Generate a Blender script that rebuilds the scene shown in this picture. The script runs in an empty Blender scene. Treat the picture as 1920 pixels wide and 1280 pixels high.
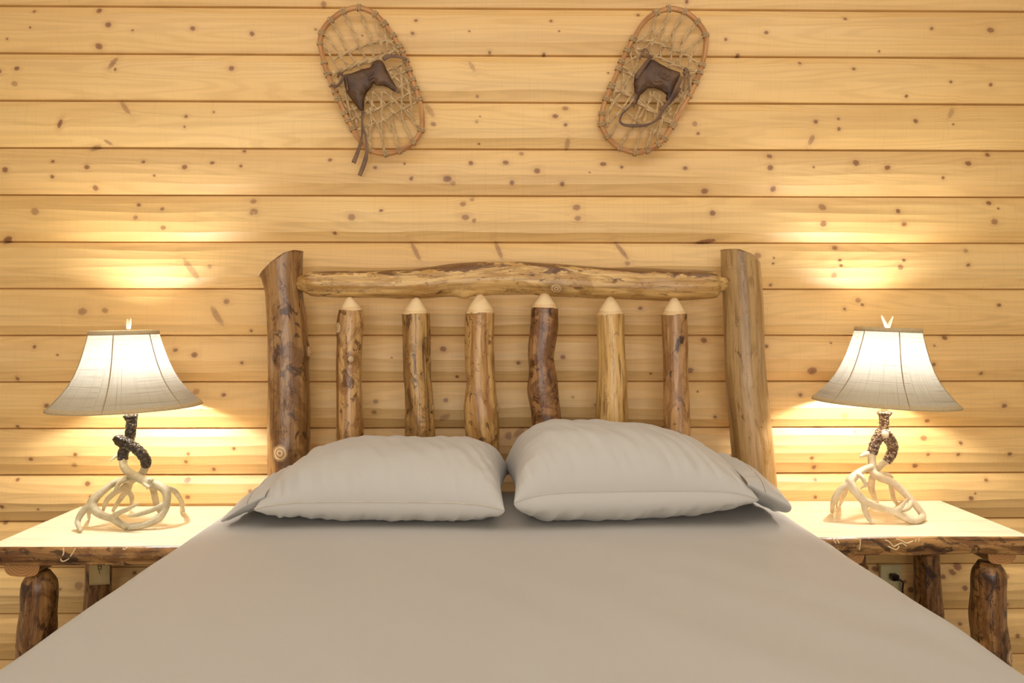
import bpy, math, random
import numpy as np
from mathutils import Vector, Matrix, noise
random.seed(7)
S = bpy.context.scene
COL = S.collection
PI = math.pi

# ------------------------------------------------------------------ camera
F = 1462.0
CAM = Vector((0, -2.5, 1.2)); YAW = math.radians(0.8); PITCH = math.radians(1.1)
fw = Vector((math.sin(YAW) * math.cos(PITCH), math.cos(YAW) * math.cos(PITCH), -math.sin(PITCH)))
rt = Vector((math.cos(YAW), -math.sin(YAW), 0)); up = rt.cross(fw)
cd = bpy.data.cameras.new('camera'); cam = bpy.data.objects.new('camera', cd); COL.objects.link(cam)
cd.sensor_width = 36; cd.lens = F / 1920 * 36; cd.clip_start = 0.02
M = Matrix((rt, up, -fw)).transposed().to_4x4(); M.translation = CAM; cam.matrix_world = M
S.camera = cam

def ray(px, py): return fw * F + rt * (px - 960) - up * (py - 640)
def atY(px, py, Y):
    d = ray(px, py); return CAM + d * ((Y - CAM.y) / d.y)
def atZ(px, py, Z):
    d = ray(px, py); return CAM + d * ((Z - CAM.z) / d.z)

# ------------------------------------------------------------------ mesh helpers
class MB:
    def __init__(s): s.v = []; s.f = []; s.lc = []; s.m = []
    def add(s, vs, fs, lc=None, m=0):
        o = len(s.v); s.v += [tuple(v) for v in vs]; s.f += [tuple(i + o for i in f) for f in fs]
        s.lc += (lc if lc else [tuple(v) for v in vs]); s.m += [m] * len(fs)
    def build(s, name, mats, parent=None, smooth=True):
        me = bpy.data.meshes.new(name); me.from_pydata(s.v, [], s.f)
        mats = mats if isinstance(mats, (list, tuple)) else [mats]
        for m in mats: me.materials.append(m)
        me.polygons.foreach_set('material_index', s.m)
        me.polygons.foreach_set('use_smooth', [smooth] * len(s.f))
        a = me.attributes.new('lc', 'FLOAT_VECTOR', 'POINT'); a.data.foreach_set('vector', np.array(s.lc, dtype=np.float32).ravel())
        me.update()
        o = bpy.data.objects.new(name, me); COL.objects.link(o)
        if parent: o.parent = parent; o.matrix_parent_inverse = Matrix.Translation(-parent.location) if parent.parent is None else Matrix.Identity(4)
        return o

def empty(name, loc, label, cat, group=None):
    o = bpy.data.objects.new(name, None); o.location = loc; o.empty_display_size = .1; COL.objects.link(o)
    return tag(o, label, cat, group)
def tag(o, label, cat, group=None):
    o['label'] = label; o['category'] = cat
    if group: o['group'] = group
    return o

def catmull(pts, step=.006):
    """pts: list of (Vector, r) -> dense list"""
    n = len(pts)
    if n == 2: pts = [pts[0], ((pts[0][0] + pts[1][0]) / 2, (pts[0][1] + pts[1][1]) / 2), pts[1]]; n = 3
    P = [2 * pts[0][0] - pts[1][0]] + [p[0] for p in pts] + [2 * pts[-1][0] - pts[-2][0]]
    R = [pts[0][1]] + [p[1] for p in pts] + [pts[-1][1]]
    out = []
    for i in range(n - 1):
        a, b, c, d = P[i:i + 4]; ra, rb, rc, rd = R[i:i + 4]
        k = max(2, int((c - b).length / step))
        for j in range(k + (1 if i == n - 2 else 0)):
            t = j / k; t2 = t * t; t3 = t2 * t
            q = .5 * ((2 * b) + (c - a) * t + (2 * a - 5 * b + 4 * c - d) * t2 + (3 * b - a - 3 * c + d) * t3)
            r = .5 * (2 * rb + (rc - ra) * t + (2 * ra - 5 * rb + 4 * rc - rd) * t2 + (3 * rb - ra - 3 * rc + rd) * t3)
            out.append((q, max(r, 1e-4)))
    return out

def tube(mb, pts, segs=10, step=.006, cap=True, disp=None, flat=1.0, m=0, curve=True, normal=None):
    pts = [(Vector(p), r) for p, r in pts]
    D = catmull(pts, step) if curve else pts
    n = len(D); T = []
    for i in range(n):
        t = D[min(i + 1, n - 1)][0] - D[max(i - 1, 0)][0]; T.append(t.normalized() if t.length > 1e-9 else Vector((0, 0, 1)))
    nrm = Vector(normal) if normal else (Vector((0, -1, 0)) if abs(T[0].y) < .9 else Vector((1, 0, 0)))
    vs, lc, fs = [], [], []; s = 0
    for i in range(n):
        if i: s += (D[i][0] - D[i - 1][0]).length
        if normal: nrm = Vector(normal)
        nrm = (nrm - T[i] * nrm.dot(T[i])).normalized(); b = T[i].cross(nrm)
        r = D[i][1]
        for k in range(segs):
            a = 2 * PI * k / segs
            rr = r * (1 + (disp(s, a, r) if disp else 0))
            vs.append(D[i][0] + nrm * (math.cos(a) * rr * flat) + b * (math.sin(a) * rr))
            lc.append((math.cos(a) * r, math.sin(a) * r, s))
    for i in range(n - 1):
        for k in range(segs):
            k2 = (k + 1) % segs
            fs.append((i * segs + k, i * segs + k2, (i + 1) * segs + k2, (i + 1) * segs + k))
    if cap:
        fs.append(tuple(reversed(range(segs)))); fs.append(tuple((n - 1) * segs + k for k in range(segs)))
    mb.add(vs, fs, lc, m); return D

def box(mb, x0, x1, y0, y1, z0, z1, m=0, bev=0):
    if bev:
        b = bev; vs = []; fs = []
        # chamfered box: 24 verts
        X = (x0, x1); Y = (y0, y1); Z = (z0, z1); idx = {}
        for i in (0, 1):
            for j in (0, 1):
                for k in (0, 1):
                    sx, sy, sz = (1, -1)[i], (1, -1)[j], (1, -1)[k]
                    for ax in range(3):
                        p = [X[i], Y[j], Z[k]]
                        if ax != 0: p[0] += sx * b
                        if ax != 1: p[1] += sy * b
                        if ax != 2: p[2] += sz * b
                        idx[(i, j, k, ax)] = len(vs); vs.append(tuple(p))
        q = lambda *a: fs.append(tuple(idx[t] for t in a))
        for s in (0, 1):
            q((s,0,0,0),(s,0,1,0),(s,1,1,0),(s,1,0,0)); q((0,s,0,1),(1,s,0,1),(1,s,1,1),(0,s,1,1)); q((0,0,s,2),(0,1,s,2),(1,1,s,2),(1,0,s,2))
        for a in (0, 1):
            for c in (0, 1):
                q((a,c,0,0),(a,c,1,0),(a,c,1,1),(a,c,0,1)); q((a,0,c,0),(a,1,c,0),(a,1,c,2),(a,0,c,2)); q((0,a,c,1),(1,a,c,1),(1,a,c,2),(0,a,c,2))
        for a in (0, 1):
            for c in (0, 1):
                for d in (0, 1): q((a,c,d,0),(a,c,d,1),(a,c,d,2))
        mb.add(vs, fs, m=m); return
    vs = [(x, y, z) for x in (x0, x1) for y in (y0, y1) for z in (z0, z1)]
    mb.add(vs, [(0,1,3,2),(4,6,7,5),(0,4,5,1),(2,3,7,6),(0,2,6,4),(1,5,7,3)], m=m)

def recalc(o):
    import bmesh
    bm = bmesh.new(); bm.from_mesh(o.data); bmesh.ops.recalc_face_normals(bm, faces=bm.faces); bm.to_mesh(o.data); bm.free()
    return o

# ------------------------------------------------------------------ node helpers
def srgb(r, g, b):
    f = lambda c: ((c / 255 + .055) / 1.055) ** 2.4 if c > 10 else c / 255 / 12.92
    return (f(r), f(g), f(b), 1)
class NT:
    def __init__(s, name, rough=.5, spec=.5):
        s.mat = bpy.data.materials.new(name); s.mat.use_nodes = True; s.t = s.mat.node_tree; s.n = s.t.nodes
        s.b = s.n['Principled BSDF']; s.b.inputs['Roughness'].default_value = rough; s.b.inputs['Specular IOR Level'].default_value = spec
    def l(s, a, b): s.t.links.new(a, b)
    def set(s, sock, v):
        if isinstance(v, bpy.types.NodeSocket): s.l(v, sock)
        else: sock.default_value = v
    def attr(s, name): n = s.n.new('ShaderNodeAttribute'); n.attribute_name = name; return n
    def co(s, kind='Object'): return s.n.new('ShaderNodeTexCoord').outputs[kind]
    def math(s, op, a, b=0.0, c=0.0, clamp=False):
        n = s.n.new('ShaderNodeMath'); n.operation = op; n.use_clamp = clamp
        s.set(n.inputs[0], a); s.set(n.inputs[1], b); s.set(n.inputs[2], c); return n.outputs[0]
    def map(s, v, scale=(1, 1, 1), loc=(0, 0, 0)):
        n = s.n.new('ShaderNodeMapping'); s.l(v, n.inputs[0]); n.inputs['Scale'].default_value = scale
        s.set(n.inputs['Location'], loc); return n.outputs[0]
    def noise(s, v, scale=1, detail=3, rough=.5, dist=0):
        n = s.n.new('ShaderNodeTexNoise'); s.l(v, n.inputs['Vector']); n.inputs['Scale'].default_value = scale
        n.inputs['Detail'].default_value = detail; n.inputs['Roughness'].default_value = rough; n.inputs['Distortion'].default_value = dist
        return n.outputs['Fac']
    def ramp(s, f, stops):
        n = s.n.new('ShaderNodeValToRGB'); s.l(f, n.inputs[0]); e = n.color_ramp.elements
        while len(e) < len(stops): e.new(.5)
        for i, (p, c) in enumerate(stops):
            e[i].position = p; e[i].color = c if not isinstance(c, (int, float)) else (c, c, c, 1)
        return n.outputs[0]
    def step(s, f, a, b):
        n = s.n.new('ShaderNodeMapRange'); n.interpolation_type = 'SMOOTHSTEP'; s.set(n.inputs[0], f)
        n.inputs[1].default_value = a; n.inputs[2].default_value = b; return n.outputs[0]
    def mix(s, f, a, b, mode='MIX'):
        n = s.n.new('ShaderNodeMix'); n.data_type = 'RGBA'; n.blend_type = mode
        s.set(n.inputs[0], f); s.set(n.inputs[6], a); s.set(n.inputs[7], b); return n.outputs[2]
    def comb(s, x, y, z):
        n = s.n.new('ShaderNodeCombineXYZ'); s.set(n.inputs[0], x); s.set(n.inputs[1], y); s.set(n.inputs[2], z); return n.outputs[0]
    def sep(s, v): n = s.n.new('ShaderNodeSeparateXYZ'); s.l(v, n.inputs[0]); return n.outputs
    def bump(s, h, st=.3, d=.002, prev=None):
        n = s.n.new('ShaderNodeBump'); n.inputs['Strength'].default_value = st; n.inputs['Distance'].default_value = d
        s.l(h, n.inputs['Height'])
        if prev: s.l(prev, n.inputs['Normal'])
        s.l(n.outputs[0], s.b.inputs['Normal']); return n.outputs[0]
    def done(s, color): s.set(s.b.inputs['Base Color'], color); return s.mat

def plain(name, c, rough=.6, noise_amt=.12, scale=30, spec=.5, metal=0):
    t = NT(name, rough, spec); t.b.inputs['Metallic'].default_value = metal
    n = t.noise(t.co(), scale, 4); d = tuple(x * (1 - noise_amt) for x in c[:3]) + (1,); u = tuple(min(1, x * (1 + noise_amt)) for x in c[:3]) + (1,)
    return t.done(t.ramp(n, [(.3, d), (.7, u)]))

# ---- pine siding
def pine_mat():
    t = NT('varnished_pine', .5, .4)
    P = t.co(); x, y, z = t.sep(P)
    kn = t.attr('kn'); kx, ky, ks = t.sep(kn.outputs['Vector']); br = t.attr('board').outputs['Fac']
    r = t.math('SQRT', t.math('ADD', t.math('MULTIPLY', kx, kx), t.math('MULTIPLY', ky, ky)))
    g = t.math('EXPONENT', t.math('MULTIPLY', t.math('MULTIPLY', r, r), -.16))
    zw = t.math('SUBTRACT', z, t.math('MULTIPLY', t.math('MULTIPLY', ky, g), .006))
    q = t.comb(x, t.math('MULTIPLY', br, 13.7), zw)
    n1 = t.noise(t.map(q, (.7, 1, 11)), 1, 2, .45)
    rings = t.math('SINE', t.math('MULTIPLY', n1, 95))
    rings = t.step(rings, -.3, 1.0)
    n2 = t.noise(t.map(q, (2.5, 1, 260)), 1, 3, .6)
    n3 = t.noise(t.map(q, (1.3, 1, 3)), 1, 3, .5)
    base = t.ramp(n3, [(.3, (.77, .46, .14, 1)), (.5, (.86, .545, .19, 1)), (.72, (.90, .61, .25, 1))])
    tint = t.mix(t.math('MULTIPLY', br, .55), base, (.76, .46, .17, 1))
    c = t.mix(t.math('MULTIPLY', rings, .23), tint, (.56, .31, .09, 1))
    c = t.mix(t.math('MULTIPLY', t.step(n2, .5, .75), .22), c, (.52, .28, .09, 1))
    n5 = t.noise(t.map(q, (150, 1, 6)), 1, 2, .5)      # planer chatter
    c = t.mix(t.math('MULTIPLY', t.step(n5, .5, .8), .12), c, (.5, .28, .1, 1))
    halo = t.math('MULTIPLY', t.math('EXPONENT', t.math('MULTIPLY', t.math('MULTIPLY', r, r), -.30)), t.math('MULTIPLY', ks, .62))
    c = t.mix(halo, c, (.52, .25, .075, 1))
    kr = t.math('ADD', r, t.math('MULTIPLY', t.math('SUBTRACT', t.noise(P, 160, 3), .5), .7))
    core = t.math('MULTIPLY', t.math('SUBTRACT', 1, t.step(kr, .72, 1.02)), t.math('POWER', ks, .6), clamp=True)
    kcol = t.mix(t.step(t.math('SINE', t.math('MULTIPLY', kr, 17)), -.2, .8), (.36, .145, .035, 1), (.16, .05, .008, 1))
    c = t.mix(core, c, kcol)
    rim = t.math('MULTIPLY', t.step(t.math('ABSOLUTE', t.math('SUBTRACT', kr, 1.0)), .16, .02), t.math('MULTIPLY', ks, .55))
    c = t.mix(rim, c, (.17, .065, .022, 1))
    h = t.math('ADD', t.math('MULTIPLY', n2, .4), t.math('MULTIPLY', n5, .35))
    h = t.math('ADD', h, t.math('MULTIPLY', t.noise(t.map(P, (4, 1, 30)), 1, 3), 1.2))
    t.bump(h, .22, .0016)
    t.b.inputs['Coat Weight'].default_value = .9; t.b.inputs['Coat Roughness'].default_value = .55; t.b.inputs['Coat IOR'].default_value = 1.58
    return t.done(c)

# ---- peeled log: pale/mid/dark colours with stain patches
def log_mat(name, light, mid, dark, patch=.5, streak=.5, spots=.0, rough=.33, pscale=(9, 9, 5), seed=0.0, topdark=0.0, chart=0.0):
    mid, dark = [(q[0] * k, q[1] * k * .93, q[2] * k * .70, 1) for q, k in ((mid, .88), (dark, .68))]; light = (light[0], light[1] * .95, light[2] * .82, 1); t = NT(name, rough, .45); A = t.attr('lc').outputs['Vector']; A = t.map(A, (1, 1, 1), (seed, seed * .7, seed * 1.3))
    kn = t.attr('kn'); kx, ky, ks = t.sep(kn.outputs['Vector'])
    r = t.math('SQRT', t.math('ADD', t.math('MULTIPLY', kx, kx), t.math('MULTIPLY', ky, ky)))
    n1 = t.noise(t.map(A, (38, 38, 2.2)), 1, 5, .62, .4)
    pscale = tuple(p * 1.8 for p in pscale); n2 = t.noise(t.map(A, pscale), 1, 5, .6, 1.0)
    n3 = t.noise(t.map(A, (120, 120, 6)), 1, 4, .65, .3)
    c = t.ramp(n1, [(.36, mid), (.58, light)])
    c = t.mix(t.math('MULTIPLY', t.step(n2, .60 - .25 * patch, .68 - .2 * patch), .75), c, mid)
    n4 = t.noise(t.map(A, tuple(p * 1.5 for p in pscale)), 1, 6, .68, 1.2)
    c = t.mix(t.math('MULTIPLY', t.step(n4, .66 - .22 * patch, .71 - .20 * patch), .8), c, dark)
    c = t.mix(t.math('MULTIPLY', t.step(n3, .50, .66), min(1, streak * 1.3)), c, dark)
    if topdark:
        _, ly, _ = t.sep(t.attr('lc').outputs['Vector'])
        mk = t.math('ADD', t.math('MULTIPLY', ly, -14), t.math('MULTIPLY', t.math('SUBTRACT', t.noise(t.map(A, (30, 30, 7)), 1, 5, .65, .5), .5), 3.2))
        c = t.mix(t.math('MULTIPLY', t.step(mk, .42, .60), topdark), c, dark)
    if spots:
        n5 = t.noise(t.map(A, (26, 26, 13)), 1, 3, .5, .6)
        c = t.mix(t.math('MULTIPLY', t.step(n5, .62, .67), spots), c, (dark[0] * .45, dark[1] * .4, dark[2] * .4, 1))
    # worm tracks: thin contour lines of a noise field
    n6 = t.noise(t.map(A, (26, 26, 14)), 1, 3, .55, 1.2)
    line = t.math('MULTIPLY', t.step(t.math('ABSOLUTE', t.math('SUBTRACT', n6, .5)), .016, .002), t.step(n2, .42, .56))
    c = t.mix(t.math('MULTIPLY', line, .15 + .6 * chart), c, (dark[0] * .6, dark[1] * .55, dark[2] * .5, 1))
    halo = t.math('MULTIPLY', t.math('EXPONENT', t.math('MULTIPLY', t.math('MULTIPLY', r, r), -.35)), .7)
    c = t.mix(halo, c, dark)
    kr = t.math('ADD', r, t.math('MULTIPLY', t.math('SUBTRACT', t.noise(t.co(), 90, 3), .5), .35))
    core = t.step(kr, 1.05, .9)
    kcol = t.mix(t.step(t.math('SINE', t.math('MULTIPLY', kr, 16)), -.1, .7), (.66, .45, .22, 1), (.33, .17, .07, 1))
    c = t.mix(core, c, kcol)
    h = t.math('ADD', t.math('MULTIPLY', n1, 1.3), t.math('MULTIPLY', n3, .5)); h = t.math('SUBTRACT', h, t.math('MULTIPLY', line, .5))
    t.bump(h, .5, .003)
    t.b.inputs['Coat Weight'].default_value = .22; t.b.inputs['Coat Roughness'].default_value = .2
    return t.done(c)

m_pine = pine_mat()
L = lambda *a: srgb(*a)
m_post_l = log_mat('brown_log', L(168, 128, 82), L(128, 88, 50), L(74, 44, 22), .45, .35, 0, .28, (8, 8, 4), 1.3, chart=.6)
m_post_r = log_mat('tan_log', L(182, 148, 102), L(152, 118, 76), L(112, 80, 46), .18, .30, 0, .32, (9, 9, 3), 4.1)
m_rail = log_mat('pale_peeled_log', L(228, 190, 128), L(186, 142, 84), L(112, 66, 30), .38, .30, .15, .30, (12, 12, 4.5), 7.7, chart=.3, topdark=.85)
sp_mats = [
    log_mat('mottled_tan_log', L(206, 164, 108), L(152, 104, 60), L(98, 60, 32), .50, .25, 0, .3, (12, 12, 7), 2.2),
    log_mat('streaky_olive_log', L(196, 156, 98), L(150, 108, 58), L(76, 48, 26), .42, .55, .2, .32, (11, 11, 5), 9.2, chart=.8),
    log_mat('swirled_tan_log', L(210, 168, 108), L(166, 116, 64), L(98, 58, 26), .40, .30, 0, .3, (10, 10, 6), 14.3, chart=1),
    log_mat('dark_brown_log', L(178, 132, 88), L(116, 74, 42), L(66, 36, 18), .62, .20, 0, .28, (8, 8, 8), 21.7),
    log_mat('pale_streaky_log', L(224, 184, 120), L(186, 142, 84), L(126, 82, 40), .15, .60, 0, .33, (12, 12, 3), 25.1),
    log_mat('spotted_brown_log', L(200, 156, 106), L(156, 112, 70), L(92, 54, 30), .40, .25, .9, .3, (12, 12, 6), 31.9)]
m_leg = log_mat('dark_bark_log', L(184, 136, 82), L(116, 74, 38), L(54, 28, 13), .55, .45, .3, .35, (10, 10, 6), 40.2, chart=.6)
m_edge = log_mat('live_edge_bark', L(186, 140, 84), L(120, 76, 38), L(62, 34, 15), .52, .40, .2, .38, (9, 9, 5), 51.2, chart=.4)

def cutwood(name, c1, c2, sc=60):
    t = NT(name, .45, .4); P = t.attr('lc').outputs['Vector']
    n = t.noise(t.map(P, (4, 4, 14)), 1, 2, .5, .5); w = t.step(t.math('SINE', t.math('MULTIPLY', n, sc)), -.2, 1)
    n2 = t.noise(t.map(P, (60, 60, 20)), 1, 3)
    c = t.mix(t.math('MULTIPLY', w, .5), c1, c2); c = t.mix(t.math('MULTIPLY', n2, .25), c, c2)
    return t.done(c)
m_tip = cutwood('carved_pale_wood', L(238, 208, 158), L(206, 156, 98))
def slab_mat():
    t = NT('pale_varnished_slab', .42, .45); P = t.co()
    n = t.noise(t.map(P, (1.2, 9, 3)), 1, 3, .5); w = t.step(t.math('SINE', t.math('MULTIPLY', n, 70)), -.2, 1)
    n2 = t.noise(t.map(P, (3, 160, 3)), 1, 3)
    c = t.mix(t.math('MULTIPLY', w, .30), L(246, 230, 196), L(228, 202, 156)); c = t.mix(t.math('MULTIPLY', t.step(n2, .5, .8), .3), c, L(212, 176, 124))
    _, yy, _ = t.sep(P)
    ln = t.math('ABSOLUTE', t.math('SUBTRACT', t.math('FRACT', t.math('DIVIDE', yy, .118)), .5))
    c = t.mix(t.math('MULTIPLY', t.step(ln, .016, .004), .5), c, L(150, 104, 58))
    t.b.inputs['Coat Weight'].default_value = .2; t.b.inputs['Coat Roughness'].default_value = .25
    return t.done(c)
m_slab = slab_mat()

def cloth(name, c, sheen=.1):
    t = NT(name, .62, .3); P = t.co()
    n = t.noise(P, 3, 3); c2 = tuple(x * .95 for x in c[:3]) + (1,)
    wv = t.noise(t.map(P, (900, 900, 900)), 1, 1)
    t.bump(t.math('ADD', t.math('MULTIPLY', wv, .15), t.noise(t.map(P, (6, 9, 6)), 1, 4, .55, .8)), .18, .006)
    t.b.inputs['Sheen Weight'].default_value = sheen; t.b.inputs['Sheen Roughness'].default_value = .4
    return t.done(t.mix(n, c, c2))
m_sheet = cloth('taupe_satin_sheet', L(192, 186, 177))
m_pillow = cloth('taupe_satin_pillowcase', L(196, 190, 180), .2)
m_stitch = plain('pale_stitching', L(208, 194, 172), .7)
m_mattress = plain('white_mattress_cloth', L(225, 220, 210), .8)

# ------------------------------------------------------------------ wall_back : hewn log siding
C = .148; ZG0 = 2.2064
KN = """62,20,3 183,18,6 205,48,6 59,53,2 363,55,5 474,65,5 184,86,6 15,74,2 251,59,2 212,118,8,.9,60,2 33,129,5 435,129,6 0,135,5 217,131,3 29,158,6,.4
115,233,6,1.3,70,1.6 233,201,7,.6,-50,3 350,219,3 348,239,2 401,210,2 176,276,7,.7,20,2 201,266,5,.7,-30,2 12,319,6 100,303,3 165,314,5 100,332,4 348,314,5 270,304,3 399,306,4 453,312,3 178,352,6,.8 291,330,2
68,397,8,.55 260,384,4 305,392,4,.7 256,408,5,.6 307,427,5,.7 11,449,8,1.2,30,1.5 474,377,6,.6 474,400,5,.5 456,282,3
813,234,5,.7 806,207,9,.45,-60,2.2 1041,218,5 1060,235,4 1064,269,8,.6,80,1.6 1060,202,6,.6 900,219,1.5 894,229,3,.4 898,269,2
883,306,5 948,305,5 1007,321,6 839,336,7 1131,308,5 1165,314,3 1105,324,1.5 960,343,5 1054,345,5 771,336,3 759,308,2 849,343,6,.4 978,287,5,.5
868,382,6,.6 873,408,7,.7 889,414,5,.6 1081,389,7,.7 1083,410,6,.6 885,373,5,.4 779,471,7,.8,-62,3.4 935,469,7,.8,-68,3.2 1166,470,7,.8,-55,3.6 1176,494,5,.5
1528,229,5 1571,223,3 1571,243,4 1521,262,8,.85,75,1.4 1715,228,5 1784,211,8,.4,60,2 1785,234,2
1444,292,5 1443,315,6 1524,314,2 1604,306,7 1662,315,5,1.2 1814,307,6 1855,289,5 1766,334,3 1450,354,6
1542,388,7,.7 1542,420,7,.8 1683,396,5 1693,421,4,1.2 1856,380,5 1862,416,7,.7 1871,391,2
1420,479,7,.6 1450,484,2 1448,494,2 1567,464,5 1573,488,3 1575,498,3 1563,516,7,.6 1686,501,6,.7 1693,488,3 1446,534,3 1813,497,3
1609,563,6,.6 1616,571,3 1582,579,3 1871,572,4 1812,470,5,.4
157,584,8,.6 199,582,6,.6 330,656,4 366,665,6 110,665,2 379,765,4,.6 367,734,7,.4 144,851,4 355,850,4 350,865,4 140,872,5,.5 163,907,5 350,901,6 354,931,4 172,931,4 162,669,5,.6
1522,695,8 1775,633,5 1752,648,2 1749,683,4 1558,643,2 1582,779,6,.5 1739,789,4 1537,808,9,.6 1605,810,2 1732,821,6,.7 1521,858,4 1527,876,5 1738,851,3 1716,873,5 1530,900,3 1794,851,3
831,654,6 735,670,1.5 857,706,3 705,752,5,.6 836,750,5,.7 702,772,5,.6 834,782,9,.5,30,1.6 954,817,8,.6
1055,669,5 972,680,4 1321,638,6 1293,694,6 1220,700,2 1308,734,2 1118,759,3 1074,744,3,.4 1340,781,3 973,811,9,.7,35,1.8 1437,649,4,1.2 1443,788,5,.5 1200,578,4
6,949,4 5,981,5,.7 73,954,2 353,931,4 149,1097,9,.5 115,1103,2 60,1180,5 250,1075,4 290,1062,3
1527,931,4 1818,933,5 1826,924,2 1799,1064,8 1787,1073,6 1768,1081,5 1807,1101,6 1886,1080,6,.6 1889,1135,5 1706,1104,6 1695,1089,4 1644,1068,6 1799,1169,4 1905,1190,5
606,6,6,.6 593,57,2 780,39,3 774,64,3 680,68,1.5 619,300,4 704,315,3 759,307,2 772,334,3 885,125,7,.4,-60,2 895,180,3,.6 918,97,3 1020,100,3 1033,40,3 1048,60,2 880,60,2
1288,3,4 1197,27,3 1140,138,2 1302,233,6,.5 1308,251,3 1130,308,5 1165,314,2 1284,316,4 1322,358,6 1435,63,4 1385,102,4 1360,75,3
478,397,7,.7 660,408,8,.6 628,437,3 715,395,3 1335,400,6 1325,452,6,1.3,8,3.5 408,592,10,.6,-60,2.6 425,565,6,.7 360,505,10,.55,-55,3 395,500,5,.4 1585,35,3 1745,55,3 1855,58,6,.9 1780,155,3 1855,160,4 1600,130,3 1500,118,3 1650,95,2 1700,180,3
30,710,4 65,650,4 90,760,5 30,800,3 420,740,4 455,680,3 470,620,3 1500,740,4 1560,720,3 1880,760,5 1840,700,3 1800,830,4 1890,850,4 1850,900,3 60,860,4 30,900,3 400,880,4 440,840,3 470,920,4"""
knots = []
for tok in KN.split():
    a = [float(q) for q in tok.split(',')]
    p = atY(a[0], a[1], -.018); s = a[2] / 585 * (.80 if a[2] > 3 else .9)
    st = (a[3] * (.62 if len(a) > 5 and a[3] < 1 else .9) if len(a) > 3 else .95); ang = math.radians(a[4]) if len(a) > 4 else random.uniform(-.3, .3); asp = a[5] if len(a) > 5 else random.uniform(1.0, 1.35)
    if ang and len(a) > 4: pass
    knots.append((p.x, p.z, s * asp if len(a) > 5 else s * asp, s if len(a) <= 5 else s * .75, ang, st))
for i in range(40):   # boards beyond the frame
    knots.append((random.choice((-1, 1)) * random.uniform(1.7, 2.3), random.uniform(.05, 2.5), .008, .007, 0, .9))
    knots.append((random.uniform(-1.6, 1.6), random.uniform(2.26, 2.6) if i % 2 else random.uniform(.02, .25), .008, .007, 0, .9))
K = np.array(knots)

def build_siding():
    XW = 2.35; nx = 430
    xs = np.linspace(-XW, XW, nx + 1)
    verts, faces, brd = [], [], []
    k0 = -3
    rnd = random.Random(3)
    for k in range(k0, 16):
        ztop = ZG0 - k * C; zbot = ztop - C
        b = rnd.random()
        # facet boundaries (fraction from top) and the mid slope of every facet
        fr = [0.0, .17, .36, .55, .76, .97]
        fr = [fr[0]] + [q + rnd.uniform(-.025, .025) for q in fr[1:-1]] + [fr[-1]]
        prof = [-.0040, -.0168, -.0245, -.0270, -.0215, -.0080]
        ph = [rnd.uniform(0, 50) for _ in range(6)]
        lines = []
        for j in range(6):
            col = []
            for x in xs:
                w = 0 if j in (0, 5) else noise.noise((x * 2.6, ph[j], 0)) * .0085 + noise.noise((x * 6.5, ph[j], 4)) * .0026
                dy = noise.noise((x * 2.2, ph[j] + 9, 2)) * .0022
                if j in (0, 5): w = noise.noise((x * 3, ph[j], 0)) * .0005; dy *= .3
                col.append((ztop - fr[j] * C + w, prof[j] + dy))
            lines.append(col)
        strips = []
        # recess, the five hewn facets, the lower lip and the gap
        top = [[(ztop + .0005, .006)] * (nx + 1), [(ztop - .0001, prof[0] + .0045)] * (nx + 1), [(c[0] - .0012, c[1] + .0008) for c in lines[0]]]
        strips.append(top)
        first = [(c[0] - .0012, c[1] + .0008) for c in lines[0]]
        for j in range(5):
            a = first if j == 0 else lines[j]; d = lines[j + 1]
            rows = []
            for q in (0, .25, .5, .75, 1):
                row = []
                sc = 4 * q * (1 - q) * .0009
                for i in range(nx + 1):
                    row.append((a[i][0] * (1 - q) + d[i][0] * q, a[i][1] * (1 - q) + d[i][1] * q + sc))
                rows.append(row)
            strips.append(rows)
        lip = [lines[5], [(c[0] - .0012, c[1] + .0035) for c in lines[5]], [(zbot + .0028, prof[5] + .010)] * (nx + 1), [(zbot + .0005, .006)] * (nx + 1)]
        strips.append(lip)
        for rows in strips:
            o = len(verts); m = nx + 1
            for row in rows:
                for i, (z, y) in enumerate(row): verts.append((xs[i], y, z)); brd.append(b)
            for r_ in range(len(rows) - 1):
                for i in range(nx): faces.append((o + r_ * m + i, o + (r_ + 1) * m + i, o + (r_ + 1) * m + i + 1, o + r_ * m + i + 1))
    me = bpy.data.meshes.new('wall_back'); me.from_pydata(verts, [], faces); me.materials.append(m_pine)
    me.polygons.foreach_set('use_smooth', [True] * len(faces))
    V = np.array(verts); Fc = np.array(faces)
    cen = V[Fc].mean(axis=1)
    bi = np.zeros(len(Fc), int); best = np.full(len(Fc), 1e9)
    ca, sa = np.cos(K[:, 4]), np.sin(K[:, 4])
    for i in range(len(K)):
        dx = cen[:, 0] - K[i, 0]; dz = cen[:, 2] - K[i, 1]
        u = (ca[i] * dx + sa[i] * dz) / K[i, 2]; v = (-sa[i] * dx + ca[i] * dz) / K[i, 3]; r = u * u + v * v
        w = r < best; best[w] = r[w]; bi[w] = i
    P = V[Fc]; kk = K[bi]
    dx = P[:, :, 0] - kk[:, None, 0]; dz = P[:, :, 2] - kk[:, None, 1]
    c_, s_ = np.cos(kk[:, 4])[:, None], np.sin(kk[:, 4])[:, None]
    out = np.stack([(c_ * dx + s_ * dz) / kk[:, None, 2], (-s_ * dx + c_ * dz) / kk[:, None, 3], np.repeat(kk[:, 5][:, None], 4, 1)], axis=2)
    a = me.attributes.new('kn', 'FLOAT_VECTOR', 'CORNER'); a.data.foreach_set('vector', out.astype(np.float32).ravel())
    a = me.attributes.new('board', 'FLOAT', 'POINT'); a.data.foreach_set('value', np.array(brd, dtype=np.float32))
    o = bpy.data.objects.new('wall_back', me); COL.objects.link(o); o['kind'] = 'structure'
    return o
build_siding()

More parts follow.
